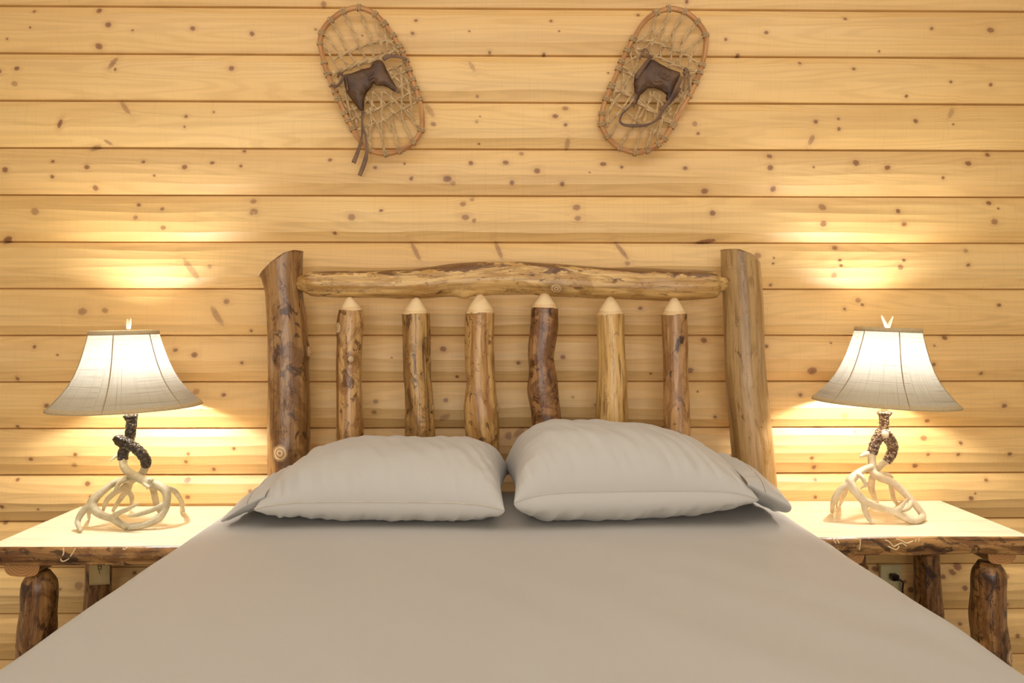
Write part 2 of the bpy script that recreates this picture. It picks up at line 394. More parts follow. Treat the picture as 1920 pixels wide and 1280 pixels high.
# rest of the room (out of frame, closes the room for the light)
m_side = plain('pale_painted_boards', (.66, .60, .50, 1), .6, .04, 4)
m_ceil = plain('off_white_ceiling', (.78, .75, .70, 1), .7, .04, 4)
m_floor = plain('grey_carpet', (.34, .32, .29, 1), .95, .15, 60)
def shell(name, x0, x1, y0, y1, z0, z1, m):
    b = MB(); box(b, x0, x1, y0, y1, z0, z1); o = b.build(name, m, smooth=False); o['kind'] = 'structure'; return o
shell('wall_left', -2.40, -2.30, -4.2, .05, 0, 2.6, m_side); shell('wall_right', 2.30, 2.40, -4.2, .05, 0, 2.6, m_side)
shell('wall_front', -2.4, 2.4, -4.3, -4.2, 0, 2.6, m_side)
shell('floor', -2.4, 2.4, -4.3, .05, -.1, 0, m_floor); shell('ceiling', -2.4, 2.4, -4.3, .05, 2.6, 2.7, m_ceil)

# ------------------------------------------------------------------ logs
def log(name, pts, mat, parent, knots=(), seed=0, segs=40, step=.008, rough=.035, clampz=None, cap=True, bumps=()):
    """pts: [(px, py, Y, r)] or [(Vector, r)]; knots: [(s_frac, angle, size_m, out_m)]"""
    P = [(atY(p[0], p[1], p[2]), p[3]) if len(p) == 4 else (Vector(p[0]), p[1]) for p in pts]
    L_ = sum((P[i + 1][0] - P[i][0]).length for i in range(len(P) - 1))
    def disp(s, a, r):
        ca, sa = math.cos(a), math.sin(a)
        d = noise.noise((ca * 1.3 + seed * 3.1, sa * 1.3, s * 5.0)) * rough * 1.6 + noise.noise((ca * 2.5 + seed, sa * 2.5, s * 18)) * rough * .7
        d += noise.noise((ca * 6 + seed, sa * 6, s * 10)) * rough * .35
        for q in list(knots) + list(bumps):
            ds = (s - q[0] * L_) / q[2]; da = ((a - q[1] + PI) % (2 * PI) - PI) * r / q[2]
            rr = ds * ds + da * da
            d += q[3] / r * math.exp(-rr * .55)
        return d
    mb = MB(); tube(mb, P, segs, step, cap, disp)
    if clampz:
        mb.v = [clampz(Vector(v)) for v in mb.v]
    o = mb.build(name, mat, parent)
    kn_attr(o, [(q[0] * L_, q[1], q[2]) for q in knots]); 
    return recalc(o)
def kn_attr(o, kl):
    me = o.data; n = len(me.loops); lc = np.zeros(len(me.vertices) * 3, dtype=np.float32); me.attributes['lc'].data.foreach_get('vector', lc); lc = lc.reshape(-1, 3)
    vi = np.zeros(n, dtype=int); me.loops.foreach_get('vertex_index', vi)
    out = np.full((n, 3), 20., dtype=np.float32)
    if kl:
        starts = np.zeros(len(me.polygons), dtype=int); tot = np.zeros(len(me.polygons), dtype=int)
        me.polygons.foreach_get('loop_start', starts); me.polygons.foreach_get('loop_total', tot)
        for st, to in zip(starts, tot):
            vv = lc[vi[st:st + to]]
            c = vv.mean(axis=0); best = 1e9; bk = None
            rc = math.hypot(c[0], c[1]) or .001; ac = math.atan2(c[1], c[0])
            for (s, a, sz) in kl:
                d = ((c[2] - s) / sz) ** 2 + ((((ac - a + PI) % (2 * PI)) - PI) * rc / sz) ** 2
                if d < best: best = d; bk = (s, a, sz)
            if best > 60: continue
            s, a, sz = bk
            for j in range(to):
                v = vv[j]; av = math.atan2(v[1], v[0])
                out[st + j] = ((((av - a + PI) % (2 * PI)) - PI) * rc / sz, (v[2] - s) / sz / 1.15, 1)
    at = me.attributes.new('kn', 'FLOAT_VECTOR', 'CORNER'); at.data.foreach_set('vector', out.ravel())

YB = -.125
XL = atY(540, 700, YB).x; XR = atY(1400, 700, YB).x; XC = (XL + XR) / 2
bed = empty('log_bed', (XC, -1.1, 0), 'peeled log bed with pointed vertical spindles in its headboard between two thick posts', 'bed')
# angle 0 = toward the camera (-y); positive side: T x nrm. For a top-to-bottom path (T=-z): b = (-z) x (-y) = -x ... handled by sign
def pl(p1, p2, Y):
    a = atY(*p1, Y); b = atY(*p2, Y); k = (b.z - a.z) / (b.x - a.x)
    def f(v):
        lim = a.z + k * (v.x - a.x)
        if v.z > lim - .004:
            over = v.z - lim; v = Vector((v.x, v.y, lim + max(-.004, min(over, 0)) ))
        return v
    return f
def curved_cut(pts, Y):
    P = [atY(x, y, Y) for x, y in pts]
    def f(v):
        x = v.x
        if x <= P[0].x: lim = P[0].z
        elif x >= P[-1].x: lim = P[-1].z
        else:
            for a, b in zip(P, P[1:]):
                if a.x <= x <= b.x: lim = a.z + (b.z - a.z) * (x - a.x) / (b.x - a.x)
        if v.z > lim: v = Vector((v.x, v.y, lim))
        return v
    return f
SGN = -1   # screen-right bulges on downward logs: angle sign
log('headboard_post', [(531, 440, YB, .060), (530, 500, YB, .0585), (534, 560, YB, .0545), (539, 620, YB, .0585), (541, 720, YB, .0625), (541, 830, YB, .0635), (541, 920, YB, .062), (541, 1040, YB, .063), (541, 1270, YB, .064)],
    m_post_l, bed, [(.483, SGN * -.12, .022, .005), (.505, SGN * -.12, .001, 0)][:1] + [(.262, SGN * 1.45, .016, .013)], 1,
    bumps=[(.075, SGN * -1.5, .03, .012)], clampz=curved_cut([(489, 519), (500, 508), (520, 492), (542, 477), (558, 471), (566, 471)], YB))
log('headboard_post', [(1387, 440, YB, .058), (1388, 500, YB, .058), (1392, 560, YB, .0590), (1395, 640, YB, .0605), (1399, 720, YB, .062), (1407, 800, YB, .0625), (1413, 870, YB, .064), (1416, 950, YB, .066), (1416, 1270, YB, .066)],
    m_post_r, bed, (), 2, rough=.022, clampz=curved_cut([(1346, 468), (1375, 470), (1400, 479), (1420, 492)], YB))
# top rail (with tapered tenons)
YR = -.135
log('top_rail', [(558, 531, YR, .021), (568, 531, YR, .026), (580, 531, YR, .036), (600, 532, YR, .0395), (700, 533, YR, .0415), (790, 531, YR, .0445), (870, 524, YR, .0500), (960, 521, YR, .0500), (1060, 526, YR, .0500), (1170, 531, YR, .0475), (1260, 534, YR, .0475), (1325, 534, YR, .0440), (1341, 534, YR, .040), (1348, 533, YR, .026), (1362, 532, YR, .021)],
    m_rail, bed, [(.60, .55, .016, -.002)], 3, rough=.06, bumps=[(.385, 1.15, .016, .012), (.60, .1, .05, .004)])
# spindles
YS = -.15
SPI = [
 (655, 556, 582, [(658, 582, 22), (657, 600, 24), (656, 640, 23.5), (655, 700, 23.5), (656, 760, 24.5), (657, 825, 25.5), (658, 880, 25)], [(.11, -.95, .015, .004), (.30, .30, .0085, .003)]),
 (781, 557, 588, [(780, 588, 25.5), (781, 620, 26), (782, 700, 26), (785, 740, 27), (787, 820, 27.5), (788, 880, 27)], [(.60, 1.3, .008, .004)]),
 (900, 550, 586, [(900, 586, 28), (899, 640, 28), (900, 700, 28.5), (902, 760, 31), (904, 800, 32.5), (907, 840, 29), (908, 880, 28)], [(.61, 1.2, .012, .009), (.30, 1.5, .012, .002)]),
 (1021, 547, 577, [(1021, 577, 25.5), (1020, 610, 26.5), (1015, 660, 26), (1017, 690, 25.5), (1020, 740, 28), (1025, 800, 27.5), (1028, 860, 27)], [(.70, .20, .0085, .003)]),
 (1144, 555, 589, [(1144, 589, 26), (1146, 650, 26), (1148, 700, 28), (1147, 760, 29.5), (1147, 820, 31), (1147, 880, 31)], []),
 (1264, 556, 589, [(1264, 589, 23.5), (1266, 650, 23.5), (1267, 700, 23.5), (1269, 760, 24), (1270, 810, 24), (1271, 880, 24.5)], [(.76, -.1, .005, .002)]),
]
dpx = (2.5 + YS) / F
for i, (tx, ty, sy, pts, kn) in enumerate(SPI):
    P = [(x, y, YS, r * dpx) for x, y, r in pts]
    x, y, r = pts[-1]; P.append((x + 1, 1000, YS, r * dpx)); 
    L1 = 1000 - pts[0][1]; Lk = 880 - pts[0][1]
    kk = [(k[0] * Lk / L1, SGN * k[1], k[2], k[3]) for k in kn]
    extra = []
    if i == 1: extra = [(.18, 0, .03, .0), (.42, -.8, .02, -.004), (.50, .9, .02, .004)]
    if i == 2: extra = [(.30, -1.2, .02, -.004), (.42, -1.4, .015, .004), (.20, -.7, .03, .002), (.52, .6, .02, -.004)]
    if i == 3: extra = [(.36, -1.5, .03, .006), (.22, 1.4, .03, -.003)]
    sp = log('spindle', P, sp_mats[i], bed, kk, 5 + i, 32, .006, .04 if i not in (1, 2) else .06, bumps=[(a, SGN * b, c, d) for a, b, c, d in extra])
    # carved pale tip
    t0 = atY(pts[0][0], sy + 2, YS); t1 = atY(tx, ty, YS); r0 = pts[0][2] * dpx
    tp = [(t0, r0 * .985)]
    for q, rr in ((.06, .97), (.2, .88), (.4, .73), (.6, .56), (.78, .40), (.9, .27), (.97, .15), (1.0, .03)):
        tp.append((t0.lerp(t1, q), r0 * rr))
    mb = MB(); tube(mb, tp, 28, .01, True, lambda s, a, r, i=i: noise.noise((math.cos(a) * 1.5, math.sin(a) * 1.5 + i * 3, s * 20)) * .05)
    tp_o = mb.build('carved_tip', m_tip, sp); tp_o['label'] = 'pale freshly carved pointed tip'
log('bottom_rail', [(Vector((XL, YS, .47)), .045), (Vector((XC, YS, .475)), .05), (Vector((XR, YS, .47)), .045)], m_rail, bed, (), 12)
for x in (XL, XR - .01):
    log('side_rail', [(Vector((x, -.13, .33)), .05), (Vector((x, -1.1, .33)), .052), (Vector((x, -2.12, .33)), .05)], m_rail, bed, (), 14 + x)
    log('footboard_post', [(Vector((x, -2.14, .60)), .055), (Vector((x, -2.14, .3)), .06), (Vector((x, -2.14, 0)), .06)], m_post_r, bed, (), 16 + x)

# ------------------------------------------------------------------ mattress and sheet
ZB = .72
XS0, XS1 = -.733, .752
mb = MB(); box(mb, XS0 + .03, XS1 - .03, -2.05, -.22, .36, ZB - .03, bev=.03)
tag(mb.build('mattress', m_mattress), 'thick white mattress lying in the log bed under the taupe sheet', 'mattress')
def bed_sheet():
    mb = MB(); R = .05; nxs = 110; ys = np.linspace(-.20, -2.09, 150)
    prof = [(XS0 - .004, .34), (XS0 - .003, .45), (XS0, .55), (XS0, ZB - R - .03)]
    for i in range(9):
        a = PI - i / 8 * PI / 2; prof.append((XS0 + R + R * math.cos(a), ZB - R + R * math.sin(a)))
    for i in range(1, nxs): prof.append((XS0 + R + (XS1 - XS0 - 2 * R) * i / nxs, ZB))
    for i in range(9):
        a = PI / 2 - i / 8 * PI / 2; prof.append((XS1 - R + R * math.cos(a), ZB - R + R * math.sin(a)))
    prof += [(XS1, ZB - R - .03), (XS1, .55), (XS1 + .003, .45), (XS1 + .004, .34)]
    n = len(prof); vs = []; fs = []
    cx = (XS0 + XS1) / 2
    for y in ys:
        ed = min(-.20 - y, y + 2.09)                # rounded at head and foot
        for x, z in prof:
            q = max(0, 1 - ed / .06)
            drop = (1 - math.sqrt(max(0, 1 - q * q))) * .06
            zz = z - (drop if z > .5 else 0)
            side = max(0, abs(x - cx) / .74 - .55) / .45
            w = noise.noise((x * 1.4 + y * 1.6, y * 1.1 - x * .6, 3)) * .009
            w += noise.noise(((x * .75 + y * .65) * 9, (y * .75 - x * .65) * 2.0, 7)) * (.0068 if x > 0 else .0022) * (1 if y > -1.7 else .6)
            w += noise.noise((x * 3.5, y * 9, 1)) * .0012 * side
            if x > .35: w += -.0035 * math.exp(-((x - .62 + (y + .9) * .12) / .018) ** 2) * (0.5 + noise.noise((y * 3, 1, 1)))
            xx = x
            if z < ZB - .02: xx += noise.noise((y * 3.2, z * 1.3, 2 if x > 0 else 5)) * .008 * (1 if x > 0 else .6)
            if z > ZB - R - .01: zz += (w if y < -.85 else w * max(.12, (-.70 - y) / .15)) - .002
            elif z < .5: zz += noise.noise((y * 2, x, 4)) * .01
            vs.append((xx, y, zz))
    for j in range(len(ys) - 1):
        for i in range(n - 1): fs.append((j * n + i, j * n + i + 1, (j + 1) * n + i + 1, (j + 1) * n + i))
    # foot drop
    mb.add(vs, fs); o = len(mb.v); last = (len(ys) - 1) * n
    row = [mb.v[last + i] for i in range(n)]
    low = [(x, y - .004, min(z, .34)) for x, y, z in row]
    mb.add(low, []); mb.f += [(last + i, last + i + 1, o + i + 1, o + i) for i in range(n - 1)]; mb.m += [0] * (n - 1)
    s = mb.build('bed_sheet', m_sheet); md = s.modifiers.new('thick', 'SOLIDIFY'); md.thickness = .004; md.offset = -1
    return s
tag(bed_sheet(), 'smooth taupe satin sheet drawn flat over the bed below the two pillows', 'sheet')

# ------------------------------------------------------------------ pillows
def pillow(cx, cy, W, D, T, zb, rot, label, side, seed, flange, crest=0.0, seamf=.30, lean=.0, peak=0.0, low_in=0.0, pc=6, po=2.6):
    root = empty('pillow', (cx, cy, zb), label, 'pillow')
    nu, nv = 150, 90; ca, sa = math.cos(rot), math.sin(rot)
    def outline(u, v):
        x = W / 2 * u * (1 - .055 * (1 - v * v) * abs(u) ** 3)
        y = D / 2 * v * (1 - .06 * (1 - u * u) * abs(v) ** 3)
        return x, y
    def zseam(u, v):
        base = .055 * T / .19 + .018 * (1 - u * u) * 0 + lean * (v + 1) / 2
        cor = (abs(u) ** 6) * (abs(v) ** 4)
        return zb + T * seamf * (1 - .25 * cor) + base * 0 + lean * (v + 1) / 2 - low_in * max(0, -side * u) ** 3 * 0
    def thick(u, v):
        a = max(0, 1 - abs(u) ** (po if u * side > 0 else pc)); b = max(0, 1 - abs(v) ** 2.6)
        t = (a ** .55) * (b ** .56)
        t *= 1 + crest * u + peak * (1 - u * u) * .2
        return t
    def wr(u, v, top):
        x = u * W; y = v * D
        ef = math.exp(-((v + 1) / .28) ** 2)
        w = (noise.noise((x * 22 + y * 7 + seed, y * 4, 1)) * .0075 + noise.noise((x * 48 + y * 16 + seed, y * 5, 5)) * .0045) * ef
        el = math.exp(-((1 - abs(u)) / .16) ** 2)
        w += noise.noise((x * 5 + seed, y * 26, 3)) * .007 * el
        w += noise.noise((x * 5 + y * 5 + seed, y * 5 - x * 3, 8)) * .006
        w += noise.noise(((x * .9 + y * .45) * 20 + seed, (y - x * .5) * 3, 2)) * .0048
        e = min(1, (1 - abs(u)) * 12) * min(1, (1 - abs(v)) * 12)
        return w * e
    def P(u, v, top):
        x, y = outline(u, v); t = thick(u, v); zs = zseam(u, v)
        if top: z = zs + T * (1 - seamf) * t + wr(u, v, 1)
        else:
            tb = t ** .6; z = zs - T * seamf * 1.12 * tb + wr(u, v, 0) * .8; y += (-1 if v < 0 else 1) * low_in * 4 * min(tb, .999) * (1 - min(tb, .999)) * min(1, (1 - abs(u)) * 5)
            z = max(z, zb + .001)
        return Vector((cx + x * ca - y * sa, cy + x * sa + y * ca, z))
    mb = MB()
    for top in (1, 0):
        vs = [P(-1 + 2 * i / nu, -1 + 2 * j / nv, top) for j in range(nv + 1) for i in range(nu + 1)]
        # denser at rims
        vs = []
        for j in range(nv + 1):
            v = -math.cos(PI * j / nv)
            for i in range(nu + 1):
                u = -math.cos(PI * i / nu); vs.append(P(u, v, top))
        fs = []
        for j in range(nv):
            for i in range(nu):
                f = (j * (nu + 1) + i, j * (nu + 1) + i + 1, (j + 1) * (nu + 1) + i + 1, (j + 1) * (nu + 1) + i)
                fs.append(f if top else f[::-1])
        mb.add(vs, fs)
    mb.build('pillow_body', m_pillow, root)
    # seam piping all round the front and the closed end
    pts = [(P(u, -1, 1) + Vector((0, -.0006, 0)), .0011) for u in np.linspace(-1, 1, 60)]
    mb = MB(); tube(mb, pts, 6, .02, True, None, curve=False); s_ = mb.build('seam', m_stitch if side < 0 else m_pillow, root); s_['label'] = 'thin seam along the front edge'
    # open end of the pillowcase beyond the pillow
    fl, zc_end, hh0, hh1, hb = flange
    nf, nw = 40, 96; vs = []; fs = []
    def ringp(q, k):
        a = 2 * PI * k / nw; ce, se = math.cos(a), math.sin(a)
        xo = side * (W / 2 * .93 + (W / 2 * .07 + fl * (1 + .10 * noise.noise((ce * 1.5, se, seed)))) * q)
        zc = zseam(side, 0) - zb; e = min(1, q / .35)
        c = (zc + .004) * (1 - q ** 1.2) + zc_end * q ** 1.2
        hh = hh0 * (1 - e) + hb * e if q < .35 else hb + (hh1 - hb) * ((q - .35) / .65)
        yy = D / 2 * (.93 - .03 * math.sin(q * PI)) * math.copysign(abs(ce) ** .85, ce)
        fold = noise.noise((q * 2.5, yy * 22, seed)) * .012 * q + noise.noise((q * 1.2, yy * 60, seed + 4)) * .007 * (1 - q) * min(1, q * 5)
        zz = c + hh * math.copysign(abs(se) ** 1.15, se) + fold * (.4 + .6 * abs(se))
        zz = max(zz, .002 if zc_end > 0 else -.05)
        return Vector((cx + xo * ca - yy * sa, cy + xo * sa + yy * ca, zb + zz))
    for i in range(nf + 1):
        for k in range(nw): vs.append(ringp(i / nf, k))
    for i in range(nf):
        for k in range(nw): fs.append((i * nw + k, i * nw + (k + 1) % nw, (i + 1) * nw + (k + 1) % nw, (i + 1) * nw + k))
    mb = MB(); mb.add(vs, fs); hm = recalc(mb.build('pillowcase_hem', m_pillow, root)); md = hm.modifiers.new('t', 'SOLIDIFY'); md.thickness = .002; md.offset = 0
    for q_ in (.42,):
        mb = MB(); tube(mb, [(ringp(q_, k % nw) + Vector((side * .0, -.0006 if math.cos(2 * PI * k / nw) < 0 else 0, .0008)), .0008) for k in range(0, nw // 2 + 1 + nw // 12)] if True else [], 5, .02, True, None, curve=False)
        h = mb.build('hem_stitching', plain_dark, root); h['label'] = 'darker stitched line of the hem'
    return root
plain_dark = plain('brown_stitching', L(120, 98, 74), .8)
pillow(-.280, -.455, .590, .44, .172, ZB + .004, -.03, 'left taupe pillow, flatter, in front of the brown left post of the headboard', -1, 3.0, (.085, .016, .02, .012, .036), seamf=.36, lean=.014, low_in=.004, pc=7, po=2.8)
pillow(.312, -.450, .585, .44, .212, ZB + .004, .045, 'right taupe pillow, plumper and taller than its neighbour', 1, 17.0, (.085, .040, .02, .034, .046), crest=-.10, seamf=.40, lean=.016, low_in=.014, pc=5, po=2.0)

# ------------------------------------------------------------------ nightstands
def nightstand(px_bl, py_bl, sgn, xin, fronty, label, seed):
    zt = atY(px_bl, py_bl, -.035).z; xo = atY(px_bl, py_bl, -.035).x
    yf = atZ(*fronty, zt).y
    root = empty('nightstand', ((xo + xin) / 2, (yf - .035) / 2, 0), label, 'nightstand', 'log nightstands beside the bed')
    th = .043; x0, x1 = sorted((xo, xin)); mb = MB()
    # slab with a softly wavy front line and a small edge radius
    n = 60; vs = []; fs = []
    for i in range(n + 1):
        x = x0 + (x1 - x0) * i / n; w = noise.noise((x * 4, seed, 0)) * .006 + noise.noise((x * 14, seed, 3)) * .0015
        for y, z in ((-.035, zt - th), (-.035, zt - .003), (-.038, zt), (-.15, zt), (-.28, zt), (yf + w + .012, zt), (yf + w + .006, zt - .0008), (yf + w + .008, zt - .006), (yf + w + .02, zt - th)):
            vs.append((x, y, z))
    for i in range(n):
        for k in range(9): fs.append((i * 9 + k, i * 9 + (k + 1) % 9, (i + 1) * 9 + (k + 1) % 9, (i + 1) * 9 + k))
    fs.append(tuple(range(9))[::-1]); fs.append(tuple(n * 9 + k for k in range(9)))
    mb.add(vs, fs); top = recalc(mb.build('tabletop', m_slab, root, smooth=False))
    # live edge strip: rounded bark profile
    mb = MB(); n = 150; vs = []; lc = []; fs = []; m = 12
    for i in range(n + 1):
        x = x0 + (x1 - x0) * i / n; w = noise.noise((x * 4, seed, 0)) * .006 + noise.noise((x * 14, seed, 3)) * .0015
        for k in range(m + 1):
            a = k / m; z = zt - .001 - a * (th + .003 + noise.noise((x * 6, seed, 9)) * .004)
            bul = math.sin(min(1, a * 1.15 + .08) * PI * .85) * .012 + noise.noise((x * 9, a * 2, seed)) * .004 + noise.noise((x * 40, a * 8, seed)) * .0012
            y = yf + w + .004 - bul - (0 if k else -.002)
            vs.append((x, y, z)); lc.append((a * .05, .02, x))
        vs.append((x, yf + .022, zt - th + .001)); lc.append((.06, .02, x)); vs.append((x, yf + .022, zt - .004)); lc.append((0, .02, x))
    mm = m + 3
    for i in range(n):
        for k in range(mm): fs.append((i * mm + k, i * mm + (k + 1) % mm, (i + 1) * mm + (k + 1) % mm, (i + 1) * mm + k))
    fs.append(tuple(range(mm))[::-1]); fs.append(tuple(n * mm + k for k in range(mm)))
    mb.add(vs, fs, lc); e = recalc(mb.build('bark_edge', m_edge, root)); kn_attr(e, []); e['label'] = 'rough brown bark edge'
    return root, zt, yf, top
def half_beam(root, x, y0, y1, zt, w, h, seed, mat):
    mb = MB(); n = 20; vs = []; fs = []; m = 14; lc = []
    for i in range(n + 1):
        y = y0 + (y1 - y0) * i / n
        for k in range(m):
            a = PI + PI * k / (m - 1); q = 1 + noise.noise((math.cos(a), y * 6, seed)) * .06
            ex = math.copysign(abs(math.cos(a)) ** .6, math.cos(a)) * w / 2 * q; ez = -abs(math.sin(a)) ** .6 * h * q
            vs.append((x + ex, y, zt + ez)); lc.append((ex, ez, y))
    for i in range(n):
        for k in range(m): fs.append((i * m + k, i * m + (k + 1) % m, (i + 1) * m + (k + 1) % m, (i + 1) * m + k))
    mb.add(vs, fs, lc)
    mb.add([vs[k] for k in range(m)], [tuple(range(m))], [lc[k] for k in range(m)], 1); mb.add([vs[n * m + k] for k in range(m)], [tuple(range(m))[::-1]], [lc[k] for k in range(m)], 1)
    o = mb.build('cross_beam', [mat, m_endgrain], root); kn_attr(o, []); return recalc(o)
def endgrain():
    t = NT('cut_log_end', .5, .4); x, y, z = t.sep(t.attr('lc').outputs['Vector'])
    P = t.comb(x, y, 0); n = t.noise(P, 20, 2)
    r = t.math('SQRT', t.math('ADD', t.math('MULTIPLY', x, x), t.math('MULTIPLY', y, y)))
    w = t.step(t.math('SINE', t.math('MULTIPLY', t.math('ADD', r, t.math('MULTIPLY', n, .01)), 900)), -.2, 1)
    return t.done(t.mix(t.math('MULTIPLY', w, .5), L(196, 140, 82), L(142, 88, 42)))
m_endgrain = endgrain()
def leg(root, pts, Y, seed, ztop, knots=(), tip=.012):
    P = []
    for px, py, rpx in pts:
        p = atY(px, py, Y); P.append((p, rpx * (2.5 + Y) / F))
    d = P[-1][0] - P[-2][0]
    if P[-1][0].z > .02:
        k = P[-1][0].z / max(.01, -d.z) ; P.append((Vector((P[-1][0].x + d.x * k * .4, Y, 0.0)), P[-1][1]))
    return log('leg', P, m_leg, root, [(a, SGN * b, c, d_) for a, b, c, d_ in knots], seed, 30, .008, .07)

# left one
nl, ztl, yfl, _ = nightstand(152, 949, -1, -.79, (50, 1025), 'log nightstand left of the bed with a pale slab top and dark bark legs', 3.3)
xb = atY(43, 1068, yfl + .02).x
half_beam(nl, xb, yfl + .015, -.06, ztl - .042, .092, .040, 1, m_leg)
half_beam(nl, -.86, yfl + .015, -.06, ztl - .042, .085, .038, 2, m_leg)
YF = yfl + .06
leg(nl, [(74, 1070, 17), (74, 1084, 26), (74, 1100, 31), (72, 1150, 31), (69, 1185, 32), (63, 1230, 29), (60, 1280, 29)], YF, 1, 0, [(.33, 1.4, .02, .006)])
leg(nl, [(184, 1046, 22), (184, 1100, 23), (183, 1150, 24), (182, 1250, 25)], -.10, 2, 0)
leg(nl, [(330, 1060, 25), (330, 1150, 27), (330, 1250, 27)], -.42, 3, 0); leg(nl, [(400, 1046, 22), (400, 1150, 24), (400, 1250, 24)], -.10, 4, 0)
# pale scratches in the bark edge
m_track = plain('pale_bare_wood', L(246, 214, 164), .6)
def track(root, pts, Y):
    mb = MB(); tube(mb, [(atY(x, y, Y), .0018) for x, y in pts], 6, .003, True, None, flat=.6)
    o = mb.build('bare_scratch', m_track, root); o['label'] = 'pale bare scratch in the bark'
for pts in ([(119, 1027), (119, 1038), (114, 1047), (117, 1052), (126, 1049), (134, 1040), (141, 1028)], [(230, 1028), (234, 1030), (240, 1025)]):
    track(nl, pts, yfl - .0105)
# right one
nr, ztr, yfr, _ = nightstand(1762, 938, 1, .835, (1800, 1006), 'log nightstand right of the bed with a pale slab top and power outlet behind it', 8.1)
xb = atY(1877, 1048, yfr + .02).x
half_beam(nr, xb, yfr + .015, -.06, ztr - .042, .078, .036, 3, m_leg)
half_beam(nr, atY(1592, 1044, yfr + .03).x, yfr + .015, -.06, ztr - .042, .07, .036, 4, m_leg)
YF2 = yfr + .06
leg(nr, [(1853, 1052, 18), (1853, 1066, 26), (1853, 1080, 29), (1853, 1120, 30), (1852, 1160, 31), (1855, 1200, 31), (1858, 1280, 31)], YF2, 7, 0, [(.45, .9, .022, .006)])
leg(nr, [(1738, 1036, 23), (1739, 1100, 24), (1742, 1160, 25), (1744, 1250, 25)], -.10, 8, 0)
leg(nr, [(1600, 1036, 22), (1600, 1100, 24), (1600, 1250, 24)], -.10, 9, 0)
leg(nr, [(1600, 1060, 26), (1600, 1150, 28), (1600, 1250, 28)], YF2, 10, 0)
for pts in ([(1611, 1007), (1613, 1018), (1611, 1031)], [(1560, 1008), (1567, 1018), (1572, 1029)], [(1568, 1008), (1574, 1020)], [(1660, 1012), (1668, 1016), (1676, 1024), (1690, 1018), (1700, 1024)],
            [(1680, 1010), (1690, 1013), (1700, 1018), (1712, 1014)], [(1718, 1010), (1716, 1016)], [(1724, 1009), (1722, 1016)], [(1665, 1024), (1680, 1030), (1686, 1024)]):
    track(nr, pts, yfr - .0105)

# paper tag hanging under the left table
m_paper = plain('buff_paper', L(214, 186, 128), .8, .05); m_ink = plain('dark_ink', L(60, 42, 24), .7)
Yt = -.145; a = atY(168, 1052, Yt); b = atY(207, 1096, Yt)
tagr = empty('paper_tag', ((a.x + b.x) / 2, Yt, b.z), 'small buff paper tag hanging under the left nightstand in front of its rear leg', 'tag')
mb = MB(); n = 8; vs = []; fs = []
for j in range(n + 1):
    for i in range(2):
        z = a.z + .012 + (b.z - a.z - .012) * j / n + (.003 if i and j == n else 0); x = (a.x, b.x)[i]; vs.append((x, Yt - .003 * math.sin(j / n * 2), z))
for j in range(n): fs.append((j * 2, j * 2 + 1, j * 2 + 3, j * 2 + 2))
mb.add(vs, fs); o = mb.build('card', m_paper, tagr); md = o.modifiers.new('t', 'SOLIDIFY'); md.thickness = .0012
mb = MB()
for pts in ([(185, 1058), (184, 1064), (186, 1070), (187, 1076)], [(189, 1057), (190, 1063), (189, 1068)], [(182, 1060), (186, 1062), (191, 1061)], [(183, 1066), (188, 1067)]):
    tube(mb, [(atY(x, y, Yt - .005), .0007) for x, y in pts], 5, .004)
mb.build('handwriting', m_ink, tagr)

# outlet, plug, cord on the wall at right
m_plate = plain('ivory_plastic', L(206, 190, 140), .4, .03); m_slot = plain('dark_slot', L(40, 28, 18), .5); m_cord = plain('dark_brown_cord', L(48, 30, 20), .45)
oc = atY(1671, 1092, -.03)
out = empty('power_outlet', oc, 'ivory power outlet plate on the pine wall behind the right nightstand', 'outlet')
mb = MB(); box(mb, oc.x - .035, oc.x + .035, -.033, -.012, oc.z - .057, oc.z + .057, bev=.003); mb.build('cover_plate', m_plate, out, False)
for dz in (.024, -.024):
    mb = MB(); box(mb, oc.x - .016, oc.x + .016, -.036, -.030, oc.z + dz - .014, oc.z + dz + .014, bev=.002); rc = mb.build('receptacle', m_plate, out, False)
    mb = MB()
    for dx in (-.006, .006): box(mb, oc.x + dx - .001, oc.x + dx + .001, -.0368, -.034, oc.z + dz - .003, oc.z + dz + .006)
    mb.build('slots', m_slot, rc, False)
mb = MB(); tube(mb, [((oc.x, -.034, oc.z + .056 - .008), .0022), ((oc.x, -.0355, oc.z + .056 - .008), .0022)], 10, .01, curve=False); mb.build('screw', m_plate, out)
# ------------------------------------------------------------------ lamps
def antler_mat(name, c1, c2, c3):
    t = NT(name, .5, .4); P = t.co(); n = t.noise(t.map(P, (1, 1, 1)), 25, 5, .6); n2 = t.noise(P, 90, 4, .7, 1)
    c = t.ramp(n, [(.3, c2), (.6, c1)]); c = t.mix(t.math('MULTIPLY', t.step(n2, .55, .72), .45), c, c3)
    t.bump(n2, .35, .0025); return t.done(c)
def burr_mat(name, c1, c2, rough=.35):
    t = NT(name, rough, .6); P = t.co()
    v = t.n.new('ShaderNodeTexVoronoi'); v.inputs['Scale'].default_value = 150; t.l(P, v.inputs['Vector']); n2 = t.noise(P, 120, 4, .7, 1)
    h = t.math('ADD', t.math('SUBTRACT', 1, v.outputs['Distance']), t.math('MULTIPLY', n2, .6))
    c = t.ramp(h, [(.75, c2), (1.15, c1)]) if False else t.mix(t.step(h, .75, 1.15), c2, c1)
    t.bump(h, .9, .004); return t.done(c)
m_antl = antler_mat('greyish_antler', L(196, 184, 154), L(162, 148, 116), L(122, 106, 76))
m_antr = antler_mat('cream_antler', L(226, 208, 176), L(206, 184, 148), L(158, 130, 94))
m_burl = burr_mat('dark_brown_burr', L(92, 74, 54), L(26, 17, 11), .28)
